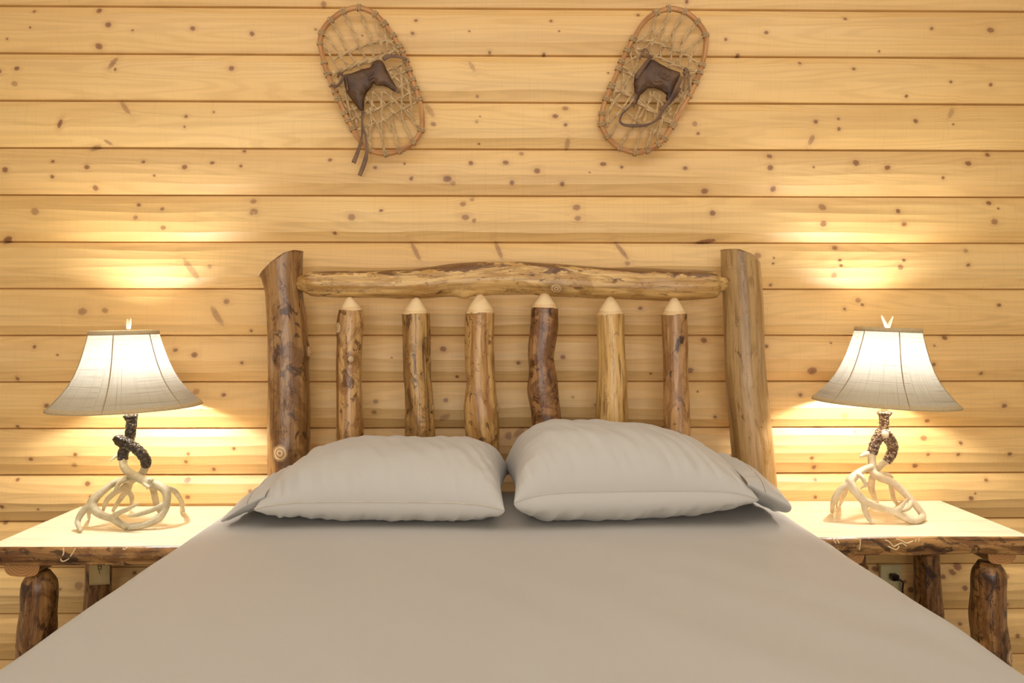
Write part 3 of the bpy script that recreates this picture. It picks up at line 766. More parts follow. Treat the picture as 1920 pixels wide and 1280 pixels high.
m_burr = burr_mat('pale_brown_burr', L(214, 186, 152), L(92, 62, 42), .42)
def linen(name, c):
    mt = bpy.data.materials.new(name); mt.use_nodes = True; t = NT.__new__(NT); t.mat = mt; t.t = mt.node_tree; t.n = t.t.nodes
    out = t.n['Material Output']; t.n.remove(t.n['Principled BSDF'])
    A = t.attr('lc').outputs['Vector']
    n1 = t.noise(t.map(A, (4, 1, 420)), 1, 3, .6); n2 = t.noise(t.map(A, (420, 1, 4)), 1, 3, .6)
    n3 = t.noise(t.map(A, (700, 1, 700)), 1, 2, .6)
    th = t.math('MAXIMUM', t.step(n1, .50, .72), t.step(n2, .52, .74))
    th2 = t.math('ADD', t.math('MULTIPLY', th, .75), t.math('MULTIPLY', t.math('SUBTRACT', n3, .5), .9), clamp=True)
    d = tuple(x * .42 for x in c[:3]) + (1,)
    colr = t.mix(th2, c, d)
    tr = t.n.new('ShaderNodeBsdfTranslucent'); df = t.n.new('ShaderNodeBsdfDiffuse'); mx = t.n.new('ShaderNodeMixShader')
    t.l(t.mix(th2, (.100, .092, .076, 1), (.026, .021, .015, 1)), tr.inputs[0]); t.l(colr, df.inputs[0]); mx.inputs[0].default_value = .40
    b = t.n.new('ShaderNodeBump'); b.inputs['Strength'].default_value = .3; b.inputs['Distance'].default_value = .001; t.l(th2, b.inputs['Height']); t.l(b.outputs[0], df.inputs['Normal'])
    t.l(df.outputs[0], mx.inputs[1]); t.l(tr.outputs[0], mx.inputs[2]); t.l(mx.outputs[0], out.inputs[0]); return mt
m_linen = linen('natural_linen', L(206, 188, 152))
m_trim = plain('linen_trim', L(196, 172, 130), .85, .15, 300)
m_seam = plain('linen_seam', L(168, 144, 104), .85)
m_brass = plain('aged_brass', L(150, 120, 80), .4, .1, 40, .5, .6)
m_wire = plain('steel_wire', L(150, 145, 135), .35, .05, 40, .5, .8)
m_fin = plain('pale_antler_tip', L(236, 224, 198), .5)
def emis(name, c, s):
    mt = bpy.data.materials.new(name); mt.use_nodes = True; n = mt.node_tree.nodes; b = n['Principled BSDF']
    b.inputs['Emission Color'].default_value = c; b.inputs['Emission Strength'].default_value = s; b.inputs['Base Color'].default_value = (1, 1, 1, 1); return mt
BULB = 400.0
m_bulb = emis('glowing_bulb', (.95, .97, 1.0, 1), BULB)

RP = [(0, 1.0), (.035, .965), (.1, .90), (.2, .80), (.32, .705), (.45, .63), (.6, .565), (.75, .515), (.88, .475), (1.0, .445)]
def rprof(t):
    for (a, ra), (b, rb) in zip(RP, RP[1:]):
        if a <= t <= b:
            q = (t - a) / (b - a); return ra + (rb - ra) * q
    return RP[-1][1]
def make_lamp(px0, py_b, py_t, Y, zt, pole_px, strands, burrs, zoom, mats, label, tiltx, seam0, fork, seed, rpx=131.0):
    cb = atY(px0, py_b, Y); ctp = atY(px0 + 3, py_t, Y); h = ctp.z - cb.z; R = rpx * (Y + 2.5) / F
    pole = atY(pole_px, 800, Y)
    root = empty('antler_lamp', (pole.x, Y, zt), label, 'table lamp', 'antler table lamps on the nightstands')
    zx0, zy0, sc = zoom
    def pt(q):
        x, y, yy, r = q; px, py = zx0 + x * sc, zy0 + y * sc; r = r / 1000 * 1.12
        if yy is None:
            p = atZ(px, py, zt + r * .9)
            if p.y > -.05: p = atY(px, py, -.05)
            return (p, r)
        p = atY(px, py, yy); p.z = max(p.z, zt + r * .9); return (p, r)
    mb = MB()
    for s in strands: tube(mb, [pt(q) for q in s], 12, .005, True, lambda s_, a, r: noise.noise((math.cos(a) + r * 90, math.sin(a), s_ * 30)) * .12)
    o = mb.build('antler_base', mats[0], root)
    rm = o.modifiers.new('fuse', 'REMESH'); rm.mode = 'VOXEL'; rm.voxel_size = .0021; rm.use_smooth_shade = True
    sm = o.modifiers.new('smooth', 'SMOOTH'); sm.factor = .5; sm.iterations = 5
    mb = MB()
    for s in burrs:
        tube(mb, [(pt(q)[0], pt(q)[1] * 1.12) for q in s], 22, .0022, True, lambda s_, a, r: noise.noise((math.cos(a) * 3.2, math.sin(a) * 3.2 + r * 50, s_ * 150)) * .22 + abs(noise.noise((math.cos(a) * 6, math.sin(a) * 6, s_ * 260))) * .12)
    mb.build('burr_stem', mats[1], root)['label'] = 'rough bark-like upper antler'
    if len(mats) > 2:
        e = pt(burrs[1][0]); mb = MB(); tube(mb, [(e[0] + Vector((0, .002, 0)), e[1] * .85), (e[0] + Vector((0, -.002, .001)), e[1] * .8), (e[0] + Vector((0, -.004, .002)), e[1] * .6), (e[0] + Vector((0, -.0045, .002)), .001)], 20, .01, curve=False)
        mb.build('cut_burr_face', mats[2], root)
    # neck / socket
    top = pt(burrs[0][0])[0]
    mb = MB(); tube(mb, [(top - Vector((0, 0, .004)), .0095), (top + Vector((0, 0, .003)), .0095), (top + Vector((0, 0, .003)), .008), (top + Vector((0, 0, .014)), .008), (top + Vector((0, 0, .014)), .0105), (Vector((top.x, Y, cb.z + .03)), .0105), (Vector((top.x, Y, cb.z + .03)), .017), (Vector((top.x, Y, cb.z + .085)), .017), (Vector((top.x, Y, cb.z + .085)), .012), (Vector((top.x, Y, cb.z + .09)), .012)], 20, .01, curve=False)
    mb.build('socket', m_brass, root)
    zb_ = cb.z + .105
    mb = MB(); vs = []; fs = []
    for i in range(13):
        t_ = i / 12; rr = .029 * math.sin(PI * min(1, t_ * .93 + .07)) ** .8 + .001; rr = max(rr, .012 if i < 3 else rr)
        for k in range(16): vs.append((top.x + rr * math.cos(k * PI / 8), Y + rr * math.sin(k * PI / 8), cb.z + .078 + t_ * .085))
    for i in range(12):
        for k in range(16): fs.append((i * 16 + k, i * 16 + (k + 1) % 16, (i + 1) * 16 + (k + 1) % 16, (i + 1) * 16 + k))
    fs.append(tuple(range(16))[::-1]); fs.append(tuple(12 * 16 + k for k in range(16))); mb.add(vs, fs); mb.build('bulb', m_bulb, root)
    # shade, tilted a little about its middle
    Tm = Matrix.Translation(cb) @ Matrix.Rotation(tiltx[1], 4, 'X') @ Matrix.Rotation(tiltx[0], 4, 'Y')
    sh = math.radians(seam0); ns = 6
    def rad(t_, a):
        ph = ((a - sh) % (2 * PI / ns)) - PI / ns      # 0 mid-panel
        return R * rprof(t_) * (1 - .022 * math.cos(ph * ns / 2) ** 2 * (1 if t_ > .02 else .4) + .0) / .985
    def sp(t_, a, off=0): r = rad(t_, a) + off; return Tm @ Vector((r * math.sin(a), -r * math.cos(a), t_ * h))
    mb = MB(); na, nt = 144, 40; vs = []; lc = []; fs = []
    for j in range(nt + 1):
        for k in range(na + 1):
            a = 2 * PI * k / na; vs.append(sp(j / nt, a)); lc.append((a * R * .7, 0, j / nt * h))
    for j in range(nt):
        for k in range(na): fs.append((j * (na + 1) + k, j * (na + 1) + k + 1, (j + 1) * (na + 1) + k + 1, (j + 1) * (na + 1) + k))
    mb.add(vs, fs, lc); shade = mb.build('lamp_shade', m_linen, root)
    for nm, t0, t1 in (('bottom_trim', -.012, .038), ('top_trim', .955, 1.012)):
        mb = MB(); vs = []; fs = []
        for k in range(na):
            a = 2 * PI * k / na
            for t_, off in ((t0, .0012), ((t0 + t1) / 2, .0022), (t1, .0012), (t1, -.0012), (t0, -.0012)):
                tt = min(1, max(0, t_)); r = rad(tt, a) + off; vs.append(Tm @ Vector((r * math.sin(a), -r * math.cos(a), t_ * h)))
        for k in range(na):
            for q in range(5): fs.append((k * 5 + q, k * 5 + (q + 1) % 5, ((k + 1) % na) * 5 + (q + 1) % 5, ((k + 1) % na) * 5 + q))
        mb.add(vs, fs); recalc(mb.build(nm, m_trim, shade))
    for k in range(ns):
        a = sh + k * 2 * PI / ns; mb = MB(); tube(mb, [(sp(i / 24, a, .0006), .0014) for i in range(25)], 6, .02, curve=False); mb.build('seam', m_seam, shade)
    mb = MB()
    for k, (a, l_) in enumerate(((-.45, .010), (-.38, .014), (-.30, .009), (-.2, .008), (1.9, .01))):
        p = sp(-.01, a + (0 if seed == 1 else 1.2)); mb_p = [(p, .0004), (p + Vector((.004 * (-1) ** k, -.001, -l_ * .5)), .0004), (p + Vector((.010 * (-1) ** k, -.002, -l_)), .0003)]
        tube(mb, mb_p, 5, .003)
    for k in range(26):
        a = random.uniform(0, 2 * PI); t_ = random.uniform(.2, 1.0); p = sp(t_, a); d = Vector((math.sin(a), -math.cos(a), random.uniform(-.3, 1))).normalized()
        tube(mb, [(p, .00025), (p + d * .003 + Vector((0, 0, .001)), .00025), (p + d * .005 + Vector((random.uniform(-.003, .003), 0, .002)), .0002)], 4, .003)
    mb.build('loose_threads', m_trim, shade)['kind'] = 'stuff'
    # harp + spider, finial
    tc = Tm @ Vector((0, 0, h)); mb = MB(); bz = cb.z + .06
    for s_ in (-1, 1):
        tube(mb, [((top.x + s_ * .012, Y, bz), .0015), ((top.x + s_ * .045, Y, bz + .04), .0015), ((top.x + s_ * .048, Y, bz + .09), .0015), (tc + Vector((s_ * .02, 0, -.012)), .0015), (tc + Vector((0, 0, -.004)), .0015)], 6, .01)
    for k in range(3):
        a = k * 2 * PI / 3 + .4; e = sp(.985, a, -.001); tube(mb, [(tc + Vector((0, 0, -.004)), .0013), (e, .0013)], 6, .02)
    mb.build('harp', m_wire, root)
    mb = MB()
    for pts in fork: tube(mb, [(atY(x, y, Y), r / 1000) for x, y, r in pts], 10, .003)
    o = mb.build('finial', m_fin, root); o['label'] = 'pale forked antler-tip finial'
    return root

LS = [
 [(732,560,-.22,10),(715,630,-.212,10),(660,680,-.205,10),(600,720,-.20,10)],
 [(600,715,-.205,10),(540,712,-.225,9),(420,750,-.25,9),(290,850,-.28,10),(215,950,-.30,12),(290,1040,-.31,10.5),(420,1090,-.32,9.5),(500,1140,-.325,9),(555,1170,None,9)],
 [(215,950,-.30,11),(120,1030,-.315,8.5),(80,1120,-.325,7),(110,1208,None,5)],
 [(205,960,-.29,8),(188,1030,-.27,5.5),(190,1085,None,4)],
 [(400,1085,-.32,9),(460,1040,-.325,7.5),(570,990,-.33,6),(675,935,-.335,2.5)],
 [(550,710,-.235,6.5),(480,745,-.255,6),(450,790,-.265,5),(430,845,-.27,2.5)],
 [(600,720,-.2,10),(520,790,-.19,9),(430,840,-.18,8),(355,920,-.17,6.5),(320,1020,None,4)],
 [(590,720,-.2,9),(560,800,-.17,9),(500,880,-.16,7),(420,1010,None,5)],
 [(560,810,-.17,8),(600,880,-.15,6.5),(592,968,-.10,4)],
 [(515,505,-.2,10.5),(530,590,-.212,10.5),(590,655,-.235,11),(700,710,-.25,11),(810,745,-.26,11.5),(910,800,-.27,12),(940,880,-.28,10),(920,990,-.29,10),(850,1090,-.31,9.5),(720,1145,-.32,9),(565,1168,None,9)],
 [(910,790,-.27,9),(1000,815,-.25,7.5),(1060,890,-.22,6.5),(1085,960,-.19,6),(1075,1030,None,4)],
 [(1083,950,-.19,5),(1103,1018,None,3.5)],
 [(925,940,-.285,8),(850,980,-.30,6.5),(740,1020,-.31,7),(640,1050,-.32,6),(560,1062,-.325,3)],
 [(770,735,-.24,9),(810,820,-.2,8.5),(830,920,-.17,8),(858,1024,None,4)],
 [(690,715,-.25,6),(730,765,-.27,4.5),(768,790,-.28,2)], [(740,805,-.278,1.5),(765,785,-.278,3),(770,770,-.27,3)],
 [(775,715,-.265,9),(800,722,-.27,4)],
 [(480,465,-.2,6),(430,500,-.21,4),(385,538,-.22,1.5)]]
LBR = [
 [(590,82,-.22,13.5),(591,100,-.22,15.5),(593,122,-.22,13),(598,165,-.22,11.5),(590,240,-.22,11.5),(575,320,-.21,11.5),(540,400,-.20,12),(515,470,-.20,11.5),(515,520,-.2,10.8)],
 [(468,352,-.272,14),(482,345,-.268,14.5),(530,350,-.26,12.5),(620,400,-.25,11.5),(700,470,-.24,11.5),(738,540,-.225,11),(730,575,-.22,10.5)]]
make_lamp(237, 761, 621, -.22, ztl, 245, LS, LBR, (130, 760, .1952), (m_antl, m_burl), 'greyish antler lamp with dark twisted stem and linen shade on the left nightstand', (math.radians(-1.0), math.radians(.5)), 9,
    [[(241, 616, 5), (240, 608, 5), (239, 598, 2)], [(241, 616, 5), (243, 608, 5), (245, 597, 2)]], 1)
RS = [
 [(485,500,-.22,11),(486,600,-.225,10.5),(500,690,-.235,11),(560,740,-.25,11),(680,790,-.26,10),(800,890,-.27,9.5),(870,970,-.28,9.5),(930,1040,-.285,9),(972,1110,-.29,9),(930,1150,None,9),(870,1158,None,9)],
 [(862,970,-.28,7),(840,1030,-.3,6.5),(790,1055,-.31,5),(740,1062,-.31,3.5)],
 [(500,640,-.225,9),(420,660,-.25,9),(330,720,-.27,11),(275,795,-.285,12),(350,900,-.30,10.5),(420,970,-.31,11),(560,1030,-.315,9.5),(700,1075,-.32,10),(800,1130,-.325,9),(870,1158,None,9)],
 [(275,795,-.285,9),(180,860,-.285,8),(120,960,-.28,7.5),(100,1075,None,5)],
 [(180,870,-.285,6),(150,950,-.275,5),(148,1022,None,3)],
 [(240,820,-.27,7),(220,900,-.22,6.5),(178,1008,None,4)],
 [(410,970,-.31,9),(420,1060,-.315,7),(450,1130,-.32,6),(492,1182,None,4)],
 [(350,712,-.28,6.5),(400,750,-.30,6.5),(430,840,-.31,3)],
 [(700,1068,-.32,9),(770,1020,-.325,6.5),(830,940,-.33,2.5)],
 [(490,740,-.22,9),(480,840,-.17,9),(505,920,-.15,7),(540,980,None,4)],
 [(490,770,-.2,5),(430,810,-.17,4),(370,850,-.15,3)],
 [(670,800,-.24,7),(690,930,-.19,6.5),(725,998,None,4.5)], [(725,995,None,5),(800,975,-.24,5),(850,955,-.27,5)],
 [(560,700,-.24,6),(640,715,-.23,6),(690,745,-.22,2.5)],
 [(630,580,-.2,9.5),(570,625,-.2,9.5),(510,690,-.21,9)],
 [(460,510,-.22,7),(410,525,-.23,6.5),(370,545,-.235,3.5)]]
RBR = [
 [(604,100,-.22,10),(604,112,-.22,15.5),(604,130,-.22,15.5),(603,150,-.22,12),(602,200,-.22,10.5),(598,260,-.22,10.5),(562,330,-.22,12),(512,430,-.22,11.5),(485,515,-.22,11.2)],
 [(616,332,-.275,12),(622,340,-.262,13),(650,375,-.24,12.5),(685,440,-.21,11.5),(672,520,-.2,11),(622,592,-.2,10)]]
lamp_r = make_lamp(1658, 754, 616, -.22, ztr, 1657, RS, RBR, (1540, 750, .1953), (m_antr, m_burr, m_antr), 'cream antler lamp with pale brown stem and tilted linen shade on the right nightstand', (math.radians(2.2), math.radians(.5)), -8,
    [[(1664, 614, 6), (1659, 604, 4.5), (1653, 591, 2)], [(1664, 614, 6), (1669, 604, 4.5), (1674, 593, 2)]], 2, 127)

mb = MB(); lx = lamp_r.location.x; tube(mb, [((oc.x + .004, -.055, oc.z + .02), .003), ((oc.x + .022, -.060, oc.z + .012), .003), ((oc.x + .027, -.050, oc.z - .03), .003), ((oc.x + .05, -.045, oc.z - .10), .003), ((oc.x + .10, -.045, oc.z - .05), .003), ((oc.x + .09, -.032, ztr - .10), .003), ((oc.x + .07, -.029, ztr - .02), .003)], 8, .01)
pcord = mb.build('power_cord', m_cord, lamp_r); pcord['label'] = 'dark brown cord with its plug'
mb = MB(); box(mb, oc.x - .012, oc.x + .012, -.062, -.037, oc.z + .014, oc.z + .034, bev=.004); mb.build('plug', m_cord, pcord).matrix_parent_inverse = Matrix.Identity(4)

# ------------------------------------------------------------------ snowshoes
def rattan():
    t = NT('bent_ash_wood', .5, .4); A = t.attr('lc').outputs['Vector']; n = t.noise(t.map(A, (200, 200, 14)), 1, 4, .6); n2 = t.noise(t.map(A, (20, 20, 9)), 1, 2)
    c = t.ramp(n, [(.3, L(150, 96, 50)), (.6, L(200, 146, 90))]); c = t.mix(t.math('MULTIPLY', t.step(n2, .5, .7), .5), c, L(140, 88, 50)); t.bump(n, .3, .001); return t.done(c)
def rawhide(name, a, b):
    t = NT(name, .55, .4); A = t.attr('lc').outputs['Vector']; n = t.noise(t.map(A, (500, 500, 60)), 1, 3, .6); n2 = t.noise(t.co(), 35, 3)
    c = t.ramp(n, [(.3, b), (.65, a)]); c = t.mix(t.math('MULTIPLY', t.step(n2, .5, .7), .5), c, b); t.bump(n, .5, .001); return t.done(c)
m_ash = rattan(); m_raw = rawhide('twisted_rawhide', L(222, 190, 138), L(150, 112, 70)); m_lash = rawhide('rawhide_lashing', L(200, 168, 120), L(140, 108, 72))
def leather(name, c1, c2):
    t = NT(name, .45, .5); P = t.co(); n = t.noise(P, 14, 5, .6); n2 = t.noise(P, 130, 4, .7)
    c = t.ramp(n, [(.35, c2), (.68, c1)]); c = t.mix(t.math('MULTIPLY', t.step(n2, .58, .75), .35), c, tuple(min(1, x * 2.2) for x in c1[:3]) + (1,)); t.bump(n2, .5, .0015); return t.done(c)
m_leath = leather('worn_brown_leather', L(104, 72, 42), L(60, 36, 20)); m_strap = leather('greybrown_strap', L(132, 96, 62), L(76, 48, 30))

def pip(p, poly):
    x, y = p; c = False; n = len(poly)
    for i in range(n):
        x1, y1 = poly[i]; x2, y2 = poly[(i + 1) % n]
        if (y1 > y) != (y2 > y) and x < (x2 - x1) * (y - y1) / (y2 - y1) + x1: c = not c
    return c
SC = .2655
def snowshoe(x0, outline, strands, bars, lash, leather_poly, straps, details, label):
    YS_ = -.050
    W = lambda q, dy=0: atY(x0 + q[0] * SC, q[1] * SC, YS_ + dy)
    cx = sum(p[0] for p in outline) / len(outline); cy = sum(p[1] for p in outline) / len(outline)
    root = empty('snowshoe', W((cx, cy)), label, 'snowshoe', 'pair of snowshoes hung on the wall')
    cl = [outline[(i) % len(outline)] for i in range(len(outline))]
    # smooth closed rim
    P = [Vector((a, b, 0)) for a, b in cl]; n = len(P); dense = []
    for i in range(n):
        a, b, c, d = P[i - 1], P[i], P[(i + 1) % n], P[(i + 2) % n]
        for j in range(8):
            t = j / 8; dense.append(.5 * ((2 * b) + (c - a) * t + (2 * a - 5 * b + 4 * c - d) * t * t + (3 * b - a - 3 * c + d) * t ** 3))
    ring = [W(p) for p in dense]; N = len(ring); mb = MB(); vs = []; lc = []; fs = []; m = 12; s = 0
    for i in range(N):
        T = (ring[(i + 1) % N] - ring[i - 1]).normalized(); nn = Vector((0, -1, 0)); b = T.cross(nn)
        s += (ring[i] - ring[i - 1]).length if i else 0
        r = .0078 * (1 + noise.noise((i * .08, 1, x0)) * .12)
        for k in range(m):
            a = 2 * PI * k / m; q = (abs(math.cos(a)) ** 4 + abs(math.sin(a)) ** 4) ** -.25 * .92
            vs.append(ring[i] + nn * math.cos(a) * r * q * 1.05 + b * math.sin(a) * r * q); lc.append((math.cos(a) * r, math.sin(a) * r, s))
    for i in range(N):
        for k in range(m): fs.append((i * m + k, i * m + (k + 1) % m, ((i + 1) % N) * m + (k + 1) % m, ((i + 1) % N) * m + k))
    mb.add(vs, fs, lc); recalc(mb.build('wooden_frame', m_ash, root))
    # selvedge cord just inside the rim, at toe and tail
    mb = MB()
    # webbing strands: two plies twisted about each other
    for si, (pts, w) in enumerate(strands):
        D = catmull([(W(q, random.uniform(-.004, .004) if 0 < i < len(pts) - 1 else 0), w / 1000 * 1.12) for i, q in enumerate(pts)], .004)
        for ply in (0, 1):
            out = []
            for i, (p, r) in enumerate(D):
                T = (D[min(i + 1, len(D) - 1)][0] - D[max(0, i - 1)][0]).normalized(); b = T.cross(Vector((0, 1, 0))).normalized(); ph = i * .42 + ply * PI
                out.append((p + b * math.cos(ph) * r * .75 + Vector((0, 1, 0)) * math.sin(ph) * r * .75, r * .85))
            tube(mb, out, 6, .004, True, None, curve=False)
    mb.build('rawhide_webbing', m_raw, root)
    for pts, w in bars:
        mb = MB()
        for o_ in (-1, 1):
            D = [(W((q[0] + o_ * 0, q[1] + o_ * w * 1.2), .002), w / 1000 * .75) for q in pts]; tube(mb, D, 8, .004, True, lambda s_, a, r: .12 * math.sin(s_ * 700 + a))
        mb.build('cross_cord', m_raw, root)
    # lashings: wraps of rawhide round the rim
    for (lx, ly, k) in lash:
        bi = min(range(N), key=lambda i: (dense[i].x - lx) ** 2 + (dense[i].y - ly) ** 2)
        T = (ring[(bi + 1) % N] - ring[bi - 1]).normalized(); nn = Vector((0, -1, 0)); b = T.cross(nn); mb = MB()
        for w in range(k):
            c = ring[bi] + T * ((w - (k - 1) / 2) * .0042); pts = []
            tw = random.uniform(-.0015, .0015)
            for j in range(17):
                a = 2 * PI * j / 16; r = .0100; q = (abs(math.cos(a)) ** 4 + abs(math.sin(a)) ** 4) ** -.25 * .93
                pts.append((c + nn * math.cos(a) * r * q + b * math.sin(a) * r * q + T * tw * math.sin(a), .0021))
            tube(mb, pts, 6, .01, False, None, curve=False)
        mb.build('lashing', m_lash, root)
    # leather foot binding (solid, slightly domed)
    xs = [p[0] for p in leather_poly]; ys = [p[1] for p in leather_poly]
    pd = []; nP = len(leather_poly)
    for i in range(nP):
        a, b = leather_poly[i], leather_poly[(i + 1) % nP]
        for j in range(8): pd.append((a[0] + (b[0] - a[0]) * j / 8, a[1] + (b[1] - a[1]) * j / 8))
    import bmesh
    bm = bmesh.new(); vv = [bm.verts.new((p[0], p[1], 0)) for p in pd]; f = bm.faces.new(vv); f.normal_update()
    bmesh.ops.triangulate(bm, faces=[f]); bmesh.ops.subdivide_edges(bm, edges=[e for e in bm.edges if e.calc_length() > 25], cuts=3, use_grid_fill=True)
    bmesh.ops.triangulate(bm, faces=bm.faces[:]); bmesh.ops.subdivide_edges(bm, edges=[e for e in bm.edges if e.calc_length() > 20], cuts=1)
    mx, my = sum(xs) / nP, sum(ys) / nP
    for v in bm.verts:
        x, y = v.co.x, v.co.y; dmin = min(math.hypot(x - p[0], y - p[1]) for p in pd)
        h = .010 + .016 * (1 - math.exp(-dmin / 28)) + noise.noise((x * .012, y * .016, x0)) * .006 + noise.noise((x * .04, y * .03, 5)) * .002
        v.co = W((x, y), -h)
    me = bpy.data.meshes.new('leather_binding'); bm.to_mesh(me); bm.free(); me.materials.append(m_leath); me.polygons.foreach_set('use_smooth', [True] * len(me.polygons))
    lb = bpy.data.objects.new('leather_binding', me); COL.objects.link(lb); lb.parent = root; lb.matrix_parent_inverse = Matrix.Translation(-root.location); recalc(lb)
    md = lb.modifiers.new('t', 'SOLIDIFY'); md.thickness = .0035; md.offset = 0
    for pts, w, dy in details:
        mb = MB(); tube(mb, [(W(q, dy), w / 1000) for q in pts], 7, .003); mb.build('leather_lace', m_strap, lb)
    for pts in straps:
        mb = MB(); tube(mb, [(W(q[:2], -q[3]), q[2] / 1000) for q in pts], 10, .004, True, None, flat=.28, normal=(.15, -1, 0)); mb.build('leather_strap', m_strap, root)
    # hanging nail
    return root

OL = [(350,55),(240,80),(150,145),(95,215),(76,300),(92,390),(120,500),(160,600),(205,700),(250,800),(290,880),(335,960),(395,1035),(460,1072),(540,1085),(650,1060),(735,1005),(790,920),(797,840),(785,740),(755,640),(712,520),(678,420),(640,340),(590,255),(530,170),(455,95)]
SL = [
 ([(240,80),(285,180),(330,280),(375,380),(440,450)],2.6),([(355,60),(385,160),(430,270),(450,385),(470,410)],2.6),([(460,100),(480,200),(505,300),(515,380)],2.5),([(530,175),(535,240),(560,360)],2.4),
 ([(150,150),(205,240),(260,350),(330,440),(370,490)],2.5),([(100,230),(165,320),(235,420),(300,490)],2.5),([(90,310),(140,380),(190,460),(215,500)],2.3),([(590,260),(580,300),(620,370)],2.2),
 ([(170,420),(260,375),(380,325),(480,298),(600,290)],3.0),
 ([(165,520),(250,490),(370,440),(480,410),(600,365)],3.6),([(160,530),(240,500),(360,455),(490,420),(600,380)],3.0),
 # lattice below the leather: lengthwise
 ([(395,900),(430,1040)],2.5),([(430,760),(440,870),(425,960),(435,1050)],2.6),([(510,640),(510,800),(512,950),(530,1070)],2.6),([(575,500),(580,700),(585,870),(630,1050)],2.6),([(645,470),(655,640),(655,820),(720,990)],2.6),([(690,560),(715,700),(730,850),(780,910)],2.6),
 ([(450,640),(440,760),(430,900)],2.4),
 # diagonals
 ([(390,680),(450,740),(530,850),(570,900),(580,930)],2.4),([(440,640),(520,720),(590,790),(650,850)],2.4),([(520,640),(600,710),(660,770),(720,840)],2.4),([(560,500),(640,580),(720,680),(760,720)],2.4),([(400,770),(480,880),(510,960)],2.4),([(640,700),(700,790),(740,850)],2.2),
 ([(590,470),(660,540),(740,620)],2.2),
 # cross
 ([(400,800),(500,760),(600,710),(750,640)],2.6),([(410,890),(520,850),(620,790),(780,710)],2.6),([(340,915),(430,885),(520,850)],2.4),([(540,500),(600,480),(680,440)],2.6),([(580,550),(640,520),(710,495)],2.6),([(630,620),(690,590),(735,570)],2.4),
 ([(210,715),(290,700),(380,690)],2.4),([(250,650),(280,760),(300,880)],2.3),([(180,600),(250,620),(290,700)],2.3),([(300,740),(340,820),(380,880),(420,960)],2.3),([(250,790),(330,760),(420,700)],2.4),([(290,850),(360,810),(420,780)],2.4),([(200,680),(250,740),(320,830),(340,900)],2.3),
 ([(190,520),(230,600),(270,690)],2.3),([(570,290),(620,350),(640,400)],2.6)]
LL = [(240,78,3),(355,60,3),(460,103,3),(530,175,4),(150,150,3),(98,235,3),(85,308,2),(585,262,3),(625,330,4),(645,370,2),(675,430,3),(695,495,3),(725,565,3),(745,635,3),(770,710,3),(780,912,3),(725,993,3),(630,1055,3),(535,1080,3),(432,1050,3),(312,912,3),(275,850,3),(250,795,3),(205,705,4),(180,645,2),(130,520,3),(112,440,2),(160,605,2)]
PL = [(240,530),(300,520),(380,490),(430,480),(455,440),(490,425),(520,440),(555,520),(590,580),(640,655),(598,642),(560,616),(520,602),(478,604),(456,582),(436,618),(420,635),(405,650),(385,700),(382,790),(350,770),(300,700),(265,650),(250,590)]
TL = [ [(215,520,3.5,.02),(240,545,4,.03),(215,590,4.5,.028),(180,612,4.5,.022),(150,600,3.5,.016)],
       [(200,545,3.5,.014),(212,520,4,.02),(238,520,4,.02)],
       [(520,420,6,.02),(570,395,6,.02),(630,400,5,.02),(690,420,4,.016)],
       [(375,780,4,.014),(372,860,3.2,.016),(372,960,3.2,.016),(350,1050,5.5,.016),(312,1150,7,.014)],
       [(385,790,3.5,.016),(372,870,3.5,.02),(395,960,3.2,.02),(405,1050,3.8,.018),(395,1130,7,.016),(355,1240,6.5,.012)],
       [(560,600,5,.014),(600,620,6,.016),(635,655,5,.014)] ]
DL = [([(405,520),(430,535),(450,500),(440,490),(420,520)],1.2,-.031),([(420,560),(450,545),(480,548),(460,560),(425,580)],1.2,-.031),([(250,530),(262,580),(272,640)],3.5,-.020)]
snowshoe(580, OL, SL, [([(160,515),(250,482),(370,432),(480,400),(600,358)],3.2)], LL, PL, TL, DL, 'left snowshoe tilted with its top to the left and two straps hanging below')
OR = [(640,68),(580,62),(490,90),(405,155),(335,265),(285,360),(245,440),(205,540),(170,620),(135,700),(112,780),(103,870),(125,930),(165,985),(235,1045),(340,1078),(430,1062),(490,1030),(548,980),(600,895),(655,800),(700,720),(740,650),(780,560),(815,460),(838,350),(840,250),(790,165),(710,92)]
